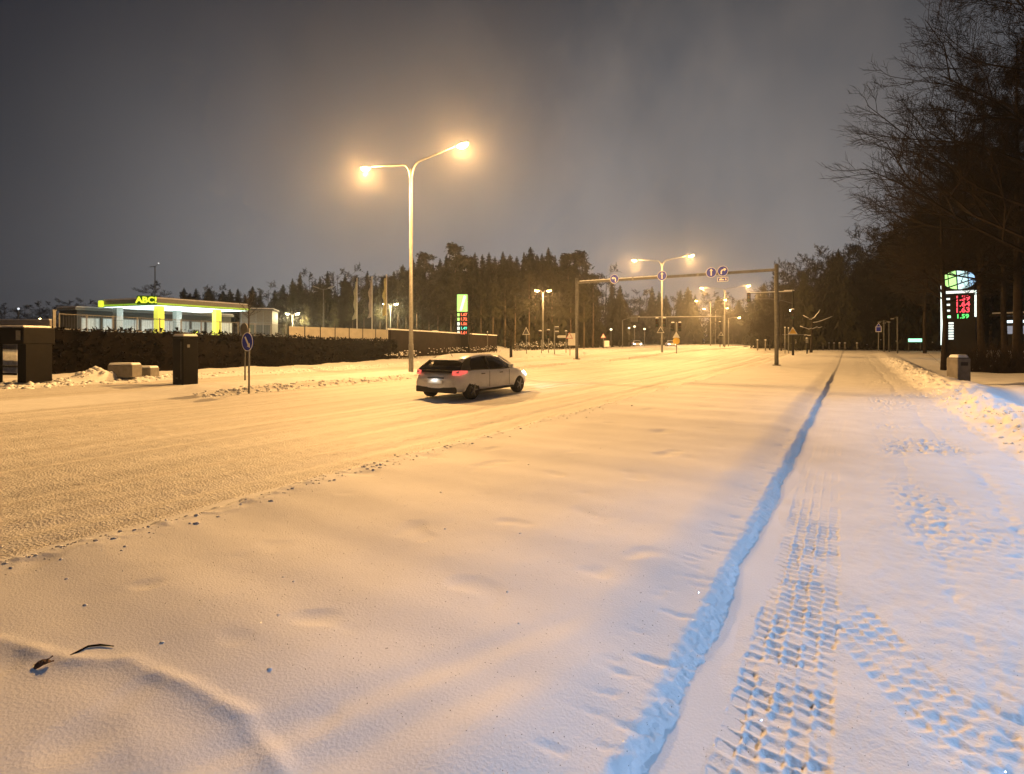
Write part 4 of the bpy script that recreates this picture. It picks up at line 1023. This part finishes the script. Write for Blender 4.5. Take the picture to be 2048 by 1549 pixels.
for s in (-1, 1):
    MB().box((s*1.12, -.15, (zt-1.9)/2+.9 if s < 0 else zt-2.9), (.12, .06, zt-2.4 if s < 0 else 2.2)).build('edge_light', mat('edge_white_lit', (.8, 1, 1), .4, emit=(.75, 1, 1), es=1.6), t)
MB().box((.05, -.135, zt-1.86), (1.9, .03, .22)).build('header_strip', M_WTOP, t)
for k, d in enumerate(('1.59', '1.64', '1.63')):
    zr = zt-2.42-.50*k
    text_mesh('price', d, .58, mat('led_crimson', (.5, .02, .05), .4, emit=(1, .06, .10), es=1.9), t, (.28, -.14, zr), (math.pi/2, 0, 0), .005, bold=.014)
    MB().box((-.72, -.135, zr), (.34, .03, .16)).build('grade_label', M_WTOP, t)
zr = zt-3.95
MB().box((-.70, -.135, zr), (.40, .03, .20)).build('grade_label', M_GLIT, t)
text_mesh('price', '1.59', .50, mat('led_green', (.05, .5, .1), .4, emit=(.10, .95, .20), es=1.5), t, (.28, -.14, zr), (math.pi/2, 0, 0), .005, bold=.012)
for k in range(7): MB().box((-.48, -.135, zr-.55-.22*k), (.34, .03, .15)).build('service_strip', M_WTOP, t)
# litter bin
x, y = gp(1917, 757, .2); z0 = zat(x, y); t = thing('litter_bin', 'grey concrete litter bin with snow on top beside the path', 'litter bin', (x, y, z0-.12), TH*1.2)
MB().box((0, 0, .55), (.58, .5, 1.05)).build('body', M_CONC, t, bevel=.03); MB().box((0, 0, 1.08), (.54, .46, .06)).build('rim', M_GREYP, t, bevel=.01); MB().box((0, 0, 1.16), (.52, .44, .13), taper=.8).build('snow_cap', M_CAP, t, bevel=.04)
MB().box((0, -.255, .86), (.3, .02, .14)).build('slot', M_TRIM, t)
# lit station front far right
x, y = W(2040, 74); t = thing('station_building', 'dark station front with blue-white lights at the right edge', 'building', (x, y, .3), -.45)
MB().box((3.0, 2.5, 2.4), (10, 5, 4.8)).build('wall', M_DARKP, t); MB().box((3.0, 1.5, 4.95), (10.8, 8, .3)).build('roof', M_DARKP, t); MB().box((3.0, 1.5, 5.2), (10.6, 7.8, .2)).build('snow_cap', M_CAP, t, bevel=.05)
M_BLW = mat('blue_white_lit', (.6, .8, 1), .4, emit=(.62, .85, 1.0), es=2.2); M_BLD = mat('blue_window_dim', (.3, .4, .6), .3, emit=(.3, .5, .8), es=.35)
for k in range(5):
    MB().box((-1.2+1.75*k, -.03, 4.05), (1.15, .06, .35)).build('light_strip', M_BLW, t); w = MB().box((-1.2+1.75*k, -.03, 2.9), (1.3, .06, 1.3)).build('window', M_TRIM, t); MB().box((-1.2+1.75*k, -.065, 2.9), (1.1, .02, 1.1)).build('pane', M_BLD, w)

# ------------------------------------------------------------------ trees
def spruce(H_, R_, seed, base=.08, whorls=58):
    r = random.Random(seed); V = []; F = []
    for w in range(whorls):
        u = w/(whorls-1); z = H_*(base+(1-base)*u**.92); R = R_*(1-u)**.68*r.uniform(.6, 1.2)+.10
        nb = int(7+7*(1-u)); a0 = r.random()*6.28
        for k in range(nb):
            a = a0+6.283*k/nb+r.gauss(0, .18); ln = R*r.uniform(.5, 1.2); dr = ln*r.uniform(.10, .50)
            ca, sa = math.cos(a), math.sin(a)
            for j in range(4):
                f0, f1 = j/4, (j+1)/4
                for q in range(2):
                    p0 = (ca*ln*f0, sa*ln*f0, z-dr*f0**1.4+.25*ln*f0*(f0 > .7)); wd = (.10+.22*ln*(1-f0*.6))*r.uniform(.6, 1.2)
                    b = len(V); sg = 1 if q else -1
                    V.append((p0[0]+r.gauss(0, .05), p0[1]+r.gauss(0, .05), p0[2]+.08))
                    V.append((ca*ln*f1, sa*ln*f1, z-dr*f1**1.4))
                    V.append((ca*ln*(f0+f1)/2-sa*sg*wd, sa*ln*(f0+f1)/2+ca*sg*wd, z-dr*f1-wd*r.uniform(.5, 1.5)))
                    F.append((b, b+1, b+2))
    return V, F
def pine(H_, R_, seed, base=.45):
    r = random.Random(seed); V = []; F = []; B = MB()
    for k in range(26):
        u = r.random(); z = H_*(base+(1-base)*u); a = r.random()*6.283; ln = R_*(1.05-u*.75)*r.uniform(.6, 1.1)
        e = (math.cos(a)*ln, math.sin(a)*ln, z+ln*r.uniform(-.05, .35))
        B.tube([(0, 0, z-.2), e], [.06, .02], 4, False)
        for c in range(3):
            f = r.uniform(.45, 1.05); cx_, cy_, cz_ = e[0]*f, e[1]*f, z+(e[2]-z)*f
            for q in range(34):
                s = .22; x_, y_, z_ = cx_+r.gauss(0, .42), cy_+r.gauss(0, .42), cz_+r.gauss(0, .22); b = len(V)
                for _ in range(3): V.append((x_+r.gauss(0, s), y_+r.gauss(0, s), z_+r.gauss(0, s*.8)))
                F.append((b, b+1, b+2))
    return V, F, B
def bare(H_, seed, spread=.75, levels=5, trunk_r=.16, kids=(5, 5, 4, 3, 3), droop=0.0, trunk_frac=.55, first=.3, thin=1.0):
    r = random.Random(seed); T = MB(); B = MB()
    top = Vector((r.gauss(0, .3), r.gauss(0, .3), H_*trunk_frac*1.6))
    tp = [Vector((0, 0, -.3)), Vector((r.gauss(0, .05), r.gauss(0, .05), H_*.2)), Vector((top.x*.4, top.y*.4, H_*.5)), Vector((top.x, top.y, H_*.92))]
    T.tube(tp, [trunk_r, trunk_r*.8, trunk_r*.5, .03], 7)
    def prism3(p, e, r0, r1):
        d = e-p
        a = Vector((d.y, -d.x, 0)) if abs(d.x)+abs(d.y) > 1e-4 else Vector((1, 0, 0))
        a.normalize(); c = d.cross(a); c.normalize()
        o1 = a; o2 = a*-.5+c*.866; o3 = a*-.5-c*.866; b = len(B.v)
        for q, rr_ in ((p, r0), (e, r1)):
            for o_ in (o1, o2, o3): B.v.append((q.x+o_.x*rr_, q.y+o_.y*rr_, q.z+o_.z*rr_))
        B.f += [(b, b+1, b+4, b+3), (b+1, b+2, b+5, b+4), (b+2, b, b+3, b+5)]
    def at(u):
        u *= 3; i = min(int(u), 2); return tp[i].lerp(tp[i+1], u-i)
    def grow(p, d, ln, rad, lv):
        if lv >= levels: return
        d2 = (d+Vector((r.gauss(0, .18), r.gauss(0, .18), r.gauss(0, .12)-droop*.12*lv))).normalized()
        m = p+d*ln*.5; e = m+d2*ln*.5
        if lv <= 2: B.tube([p, m, e], [rad, rad*.75, max(rad*.45, .006*thin)], 5, False)
        elif lv == 3: prism3(p, m, rad, rad*.75); prism3(m, e, rad*.75, max(rad*.45, .005*thin))
        else: prism3(p, e, rad, max(rad*.5, .004*thin))
        for k in range(kids[lv]):
            f = .25+.75*(k+r.random())/kids[lv]
            q = p.lerp(m, f*2) if f < .5 else m.lerp(e, min(f*2-1, 1))
            ax = Vector((r.gauss(0, 1), r.gauss(0, 1), r.gauss(0, .6))); ax = (ax-d2*ax.dot(d2)).normalized()
            nd = (d2*.75+ax*.62+Vector((0, 0, .16-droop*.3))).normalized()
            grow(q, nd, ln*r.uniform(.38, .62), max(rad*.5, .007*thin), lv+1)
    nb = int(H_*1.3)
    for k in range(nb):
        u = first+(1-first)*(k+r.random())/nb
        a = k*2.4+r.gauss(0, .4); sp = spread*H_*.42*(1.05-.62*(u-first)/(1-first))*r.uniform(.7, 1.1)
        d = Vector((math.cos(a), math.sin(a), r.uniform(.25, .9))).normalized()
        grow(at(u), d, sp, max(trunk_r*.42*(1.1-u), .02), 1)
    return T, B
PROTO = {}
def tree_proto(key, maker, name):
    t = thing(name, 'x', 'tree')
    maker(t); PROTO[key] = t; t['used'] = 0
def mk_spruce(H_, R_, seed):
    def f(t):
        MB().tube([(0, 0, -.3), (0, 0, H_*.5), (0, 0, H_*.98)], [.17, .11, .02], 6).build('trunk', M_BARK, t, smooth=True)
        raw('crown', *spruce(H_, R_, seed), M_SPRUCE, t)
    return f
def mk_pine(H_, R_, seed):
    def f(t):
        V, F, B = pine(H_, R_, seed)
        MB().tube([(0, 0, -.3), (.1, 0, H_*.5), (0, 0, H_*.97)], [.19, .14, .03], 6).build('trunk', M_BARK, t, smooth=True)
        B.build('branches', M_BARK, t)['kind'] = 'stuff'; raw('crown', V, F, M_PINE, t)
    return f
def mk_bare(*a, **k):
    def f(t):
        T, B = bare(*a, **k); T.build('trunk', M_BARK, t, smooth=True); B.build('crown', M_TWIG, t)
    return f
for i in range(4): tree_proto('s%d' % i, mk_spruce(16, 2.5+.45*i, 10+i), 'spruce_tree')
for i in range(3): tree_proto('p%d' % i, mk_pine(16, 2.5, 30+i), 'pine_tree')
for i in range(4): tree_proto('b%d' % i, mk_bare(14, 50+i, spread=.62+.08*i, thin=2.4, levels=6, kids=(5, 6, 5, 4, 3, 3), first=.2), 'bare_tree')
def plant(key, x, y, H_, label, group, base=16.0, wide=1.0):
    p = PROTO[key]
    if p['used'] == 0: o = p; p['used'] = 1
    else: o = copy_tree(p)
    k = H_/base; o.location = (x, y, zat(x, y)-.1); o.scale = (k*wide, k*wide, k); o.rotation_euler = (0, 0, random.random()*6.28)
    o['label'] = label; o['group'] = group
    return o
R = random.Random(21)
def nth(n): return '%d%s' % (n, 'th' if 10 <= n % 100 <= 20 else {1: 'st', 2: 'nd', 3: 'rd'}.get(n % 10, 'th'))
GL_ = 'tall trees in the left wood'
M_BARKL = mat('pine_bark', (.13, .095, .065), .9, var=.35, scale=3, spec=.12)
for k in ('p0', 'p1', 'p2'):
    for ch in PROTO[k].children:
        if ch.name.startswith('trunk'): ch.data.materials[0] = M_BARKL
for i, px in enumerate((612, 645, 668, 705, 728, 760, 795, 812, 834, 858, 876, 902, 920, 946, 962, 986, 1010, 1030, 1058, 1070, 1104, 1118, 1142, 1168)):
    D = R.uniform(79, 84); x, y = W(px, D); top = np.interp(px, [585, 700, 850, 1000, 1160, 1200], [575, 560, 530, 522, 525, 560])+R.uniform(18, 48)
    plant('p%d' % (i % 3), x, y, ZP(top, D)-zat(x, y), 'slim bare-trunked pine, %s from the left along the edge of the left wood' % nth(i+1), 'pines along the edge of the left wood', 16.0, .8)
# skyline of the left wood: (column, top row)
sky = [(585, 560), (600, 548), (622, 540), (640, 556), (655, 545), (676, 536), (690, 552), (700, 532), (718, 548), (735, 545), (752, 552), (770, 548), (788, 545), (806, 532), (826, 520), (838, 515), (850, 512), (866, 530), (880, 520), (893, 512), (910, 494), (918, 505), (934, 516), (950, 508), (965, 512), (978, 508), (990, 516), (1006, 506), (1020, 512), (1034, 516), (1048, 508), (1061, 497), (1074, 512), (1084, 510), (1097, 498), (1110, 514), (1124, 510), (1136, 514), (1150, 518), (1160, 508), (1172, 530), (1186, 552)]
for i, (px, py) in enumerate(sky):
    D = R.uniform(84, 100); x, y = W(px, D); H_ = ZP(py-3, D)-zat(x, y)
    if px < 800: key = R.choice(['b0', 'b1', 'b2', 's0', 's1', 'b3'])
    else: key = R.choice(['s0', 's1', 's2', 's3', 's1', 'p1', 'p2'])
    nm_ = {'s': 'dark spruce in the left wood', 'p': 'dark pine in the left wood', 'b': 'bare tree in the left wood'}[key[0]]
    plant(key, x, y, H_*(.96 if key[0] == 'b' else 1), '%s, %s tree from the left on its skyline' % (nm_, nth(i+1)), GL_, 14.0 if key[0] == 'b' else 16.0)
for i in range(70):
    px = R.uniform(585, 1190) if i < 46 else R.uniform(585, 830); D = R.uniform(92, 118); x, y = W(px, D)
    top = np.interp(px, [585, 700, 850, 1000, 1160, 1200], [575, 560, 535, 525, 530, 570])+R.uniform(0, 30)
    key = R.choice(['s0', 's1', 's2', 's3', 'p0', 'p1', 'b1'] if i < 46 else ['b0', 'b1', 'b2', 'b3', 's0'])
    nm_ = {'s': 'spruce deeper in the left wood', 'p': 'pine deeper in the left wood', 'b': 'bare tree deeper in the left wood'}[key[0]]
    plant(key, x, y, ZP(top, D)-.3, nm_, 'trees deeper in the left wood', 14.0 if key[0] == 'b' else 16.0)
for px, top in ((368, 584), (380, 590), (392, 580), (404, 583), (418, 579), (430, 581), (446, 585), (460, 582), (476, 580), (490, 590), (505, 575), (520, 584), (535, 572), (550, 580), (566, 570), (578, 575)):
    D = R.uniform(128, 145); x, y = W(px, D); key = R.choice(['s0', 's1', 's2', 's3', 'b0'])
    plant(key, x, y, ZP(top, D)-.3, 'small far spruce above the petrol station roof' if key[0] == 's' else 'small far bare tree above the petrol station roof', 'far trees behind the petrol station', 14.0 if key[0] == 'b' else 16.0, 1.25)
x, y = W(310, 92); plant('b2', x, y, ZP(566, 92)-1, 'lone round bare tree behind the ABC! sign', 'trees behind the station', 14.0, 1.15)
for px, top in ((105, 612), (130, 606), (150, 612), (172, 604), (195, 615), (212, 612)):
    D = R.uniform(100, 112); x, y = W(px, D); plant('b%d' % R.randrange(4), x, y, ZP(top, D)-.4, 'dim bare tree at the left beyond the railing', 'dim trees at the far left', 14.0, 1.2)
for px, top in ((-330, 606), (-280, 600), (-230, 612), (-180, 598), (-130, 606), (-85, 600), (-40, 610), (8, 618), (52, 616), (82, 612)):
    D = R.uniform(100, 125); x, y = W(px, D); plant('b%d' % R.randrange(4), x, y, ZP(top, D)-.4, 'dim bare tree at the left end of the far treeline', 'dim trees at the far left', 14.0, 1.2)
for px, top in ((1196, 568), (1210, 540), (1224, 565), (1240, 572), (1262, 592), (1278, 580), (1290, 582), (1304, 575), (1318, 584), (1332, 590), (1346, 588), (1360, 585), (1376, 576), (1390, 590), (1405, 588), (1421, 584), (1436, 592), (1452, 590), (1468, 596), (1484, 600), (1500, 596), (1516, 580)):
    D = R.uniform(150, 175) if px > 1250 else R.uniform(100, 115); x, y = W(px, D); key = R.choice(['s0', 's1', 's2', 'b0', 'b1', 'b3'] if px < 1400 else ['b0', 'b1', 's3', 's2', 'b2'])
    plant(key, x, y, ZP(top, D)-.4, {'s': 'spruce at the far end of the road', 'b': 'bare tree at the far end of the road'}[key[0]], 'trees at the far end of the road', 14.0 if key[0] == 'b' else 16.0, 1.2)
for i in range(26):
    px = R.uniform(1200, 1560); D = R.uniform(165, 200); x, y = W(px, D); key = R.choice(['s0', 's1', 's2', 's3'])
    plant(key, x, y, ZP(R.uniform(600, 640), D)-.4, 'low spruce closing the view down the road', 'low trees closing the view', 16.0, 1.6)
for i, px in enumerate(np.linspace(1528, 1860, 30)):
    D = R.uniform(72, 96); x, y = W(px, D); top = np.interp(px, [1528, 1560, 1600, 1640, 1690, 1750, 1800, 1860], [560, 530, 530, 490, 482, 470, 430, 400])+R.uniform(-8, 25)
    key = R.choice(['b0', 'b1', 'b2', 'b3', 'b0', 's2'])
    plant(key, x, y, ZP(top, D)-.4, {'s': 'dark spruce in the right wood', 'b': 'bare dark tree in the right wood'}[key[0]]+', %s from the left in its front row' % nth(i+1), 'trees in the right wood', 14.0 if key[0] == 'b' else 16.0, .95)
for i in range(80):
    px = R.uniform(1545, 2150); D = R.uniform(78, 120); x, y = W(px, D); top = np.interp(px, [1545, 1620, 1700, 1800, 2000, 2150], [580, 540, 530, 500, 450, 420])+R.uniform(-10, 50)
    key = R.choice(['s0', 's1', 's2', 's3', 'b1', 'b2', 'p0'])
    plant(key, x, y, ZP(top, D)-.4, {'s': 'dark spruce deeper in the right wood', 'b': 'bare tree deeper in the right wood', 'p': 'dark pine deeper in the right wood'}[key[0]], 'trees deeper in the right wood', 14.0 if key[0] == 'b' else 16.0, 1.2)
# snowy forked tree by the signal mast
def snowy_tree(px, D, top, label, seed):
    x, y = W(px, D); z0 = zat(x, y); r = random.Random(seed)
    t = thing('forked_tree', label, 'tree', (x, y, z0), TH); h = ZP(top, D)-z0
    MB().tube([(0, 0, -.2), (.05, 0, h*.4), (.15, 0, h*.72)], [.16, .12, .08], 8).build('trunk', M_BARK, t, smooth=True)
    b = MB(); s_ = MB()
    for (a, u, ln, up) in ((1, .62, 2.3, .45), (1, .5, 1.2, .3), (-1, .5, 1.3, .3), (-1, .7, .9, .8), (1, .72, 1.0, 1.3), (-1, .35, .8, .2)):
        p = [(.1*u+a*ln*k/4, r.gauss(0, .1), h*u+up*ln*(k/4)**1.3*(.6 if k < 3 else .75)+r.gauss(0, .05)) for k in range(5)]
        b.tube(p, [.07, .06, .05, .04, .02], 6, False); s_.tube([(q[0], q[1], q[2]+.05) for q in p], [.05, .055, .05, .04, .02], 6)
    b.build('branches', M_BARK, t)['kind'] = 'stuff'; s_.build('snow_on_branches', M_CAP, t, smooth=True)['kind'] = 'stuff'
snowy_tree(1622, 60, 612, 'forked tree with snow lying on its branches, right of the signal mast', 4)
def young_tree(px, D, top, label, seed):
    x, y = W(px, D); z0 = zat(x, y); r = random.Random(seed); t = thing('young_tree', label, 'tree', (x, y, z0)); h = ZP(top, D)-z0
    MB().tube([(0, 0, -.2), (0, 0, 1.1)], [.14, .13], 8).build('trunk_guard', M_DARKP, t, smooth=True)
    MB().tube([(0, 0, 1.0), (.05, 0, h*.6), (0, .05, h)], [.06, .05, .02], 6).build('trunk', M_BARK, t)
    b = MB()
    for k in range(26):
        u = r.uniform(.45, .95); a = r.random()*6.28; ln = r.uniform(.4, 1.0); p = Vector((0, 0, h*u)); q = p+Vector((math.cos(a)*ln, math.sin(a)*ln, ln*r.uniform(.3, 1.0)))
        b.tube([p, q], [.022, .008], 3, False)
        for _ in range(3): w = p.lerp(q, r.uniform(.4, 1)); b.tube([w, w+Vector((r.gauss(0, .2), r.gauss(0, .2), r.uniform(.1, .4)))], [.01, .005], 3, False)
    b.build('crown', M_TWIG, t)
young_tree(938, 56, 640, 'young staked tree before the dark wall behind the car', 1)
young_tree(1022, 50, 655, 'young tree with dark trunk guard right of the white car', 2)
young_tree(497, 40, 590, 'slender young tree rising above the keep-right sign', 3)
for px, D, top, lab in ((845, 66, 600, 'wide bare tree just right of the near lamp pole'),):
    x, y = W(px, D); plant('b3', x, y, ZP(560, D)-.4, lab, 'trees before the left wood', 14.0, 1.1)
# the big overhanging trees at the right edge
def big_tree(seed, H_, spread, tr, first):
    t = thing('overhanging_tree', 'x', 'tree')
    T, B = bare(H_, seed, spread=spread, levels=6, trunk_r=tr, kids=(6, 7, 6, 5, 4, 3), first=first, thin=1.15)
    T.build('trunk', M_BARK, t, smooth=True); B.build('crown', M_TWIG, t)
    return t
BT = [big_tree(71, 20, .62, .24, .42), big_tree(72, 24, .66, .30, .36)]
for i, (k, px, D, sc_, rz, lab) in enumerate(((0, 1886, 34, .74, 0, 'dark bare tree with its trunk just left of the lit pylon'),
        (1, 2035, 33, .92, 1.0, 'tall bare tree with overhanging twigs just right of the lit pylon'),
        (1, 2090, 25, .98, 3.9, 'big bare tree whose branches reach in from the right edge'),
        (0, 2010, 44, 1.0, 2.0, 'bare tree standing behind the lit pylon at the right edge'),
        (1, 1925, 52, .86, 5.0, 'bare tree in the second row left of the lit pylon'),
        (0, 1850, 60, .80, 4.0, 'bare tree at the left end of the overhanging row'),
        (0, 1965, 40, 1.08, 2.7, 'tall bare tree rising straight above the lit pylon'),
        (1, 2060, 44, 1.0, .7, 'tall bare tree in the back row at the right edge'),
        (1, 1900, 66, .95, 3.1, 'bare tree in the back row above the green lit box'),
        (0, 2120, 36, 1.05, .5, 'bare tree just outside the right edge behind the overhanging one'))):
    o = BT[k] if i < 2 and k == i else copy_tree(BT[k])
    x, y = W(px, D); o.location = (x, y, zat(x, y)-.1); o.scale = (sc_,)*3; o.rotation_euler = (0, 0, rz); o['label'] = lab; o['group'] = 'bare trees overhanging the path'
# undergrowth of the right wood
scrub('undergrowth', 'dark undergrowth beneath the right wood', 1930, 33, 2090, 30, 1500, 1.9, 9, 0)
scrub('undergrowth', 'thin undergrowth before the trees at the path end', 1560, 78, 1880, 72, 900, 1.4, 10, .02)

# ------------------------------------------------------------------ small things in the near snow
def ground_curve(name, label, cat, pix, r, m, lift=.01):
    pts = []
    for px, py in pix:
        x, y = gp(px, py, .14); pts.append((x, y, zat(x, y)+lift))
    o = MB().tube(pts, [r*.6]+[r]*(len(pts)-2)+[r*.4], 6).build(name, m, None, smooth=True); return tag(o, label, cat)
ground_curve('dry_stalk', 'thin curved dry stalk lying on the near snow', 'stalk', ((140, 1316), (160, 1306), (176, 1297), (200, 1294), (228, 1297)), .005, M_TWIG, .006)
x, y = gp(88, 1328, .15); t = thing('leaf_clump', 'small brown leaf clump stuck in the snow ridge', 'leaf', (x, y, zat(x, y)-.012))
for k in range(2):
    l = MB(); n_ = 6
    for i in range(n_+1):
        u = i/n_; w = .018*math.sin(u*math.pi)+.002; l.v += [(-w, u*.09-.04, .012+.02*u+.01*math.sin(u*6)), (w, u*.09-.04, .018+.02*u)]
    for i in range(n_): l.f.append((2*i, 2*i+1, 2*i+3, 2*i+2))
    o = l.build('leaf', mat('dry_leaf', (.16, .08, .04), .8, var=.3, scale=30), t); o.rotation_euler = (.4*k, .3, -.9+.6*k); md = o.modifiers.new('s', 'SOLIDIFY'); md.thickness = .003

# ------------------------------------------------------------------ haze
hz = MB().box((0, 120, 14), (820, 900, 31)); m = bpy.data.materials.new('haze'); m.use_nodes = True; t_ = m.node_tree; t_.nodes.clear()
vo = t_.nodes.new('ShaderNodeVolumePrincipled'); vo.inputs['Density'].default_value = HAZE; vo.inputs['Color'].default_value = (.85, .87, .9, 1); vo.inputs['Anisotropy'].default_value = .8
ou = t_.nodes.new('ShaderNodeOutputMaterial'); t_.links.new(vo.outputs[0], ou.inputs['Volume'])
o = hz.build('haze', m); o['kind'] = 'stuff'
for k in list(bpy.data.objects):
    if 'used' in k.keys():
        if k['used'] == 0:
            for c in list(k.children): bpy.data.objects.remove(c)
            bpy.data.objects.remove(k)
        else: del k['used']
for k in bpy.data.objects:
    if 'used' in k.keys(): del k['used']
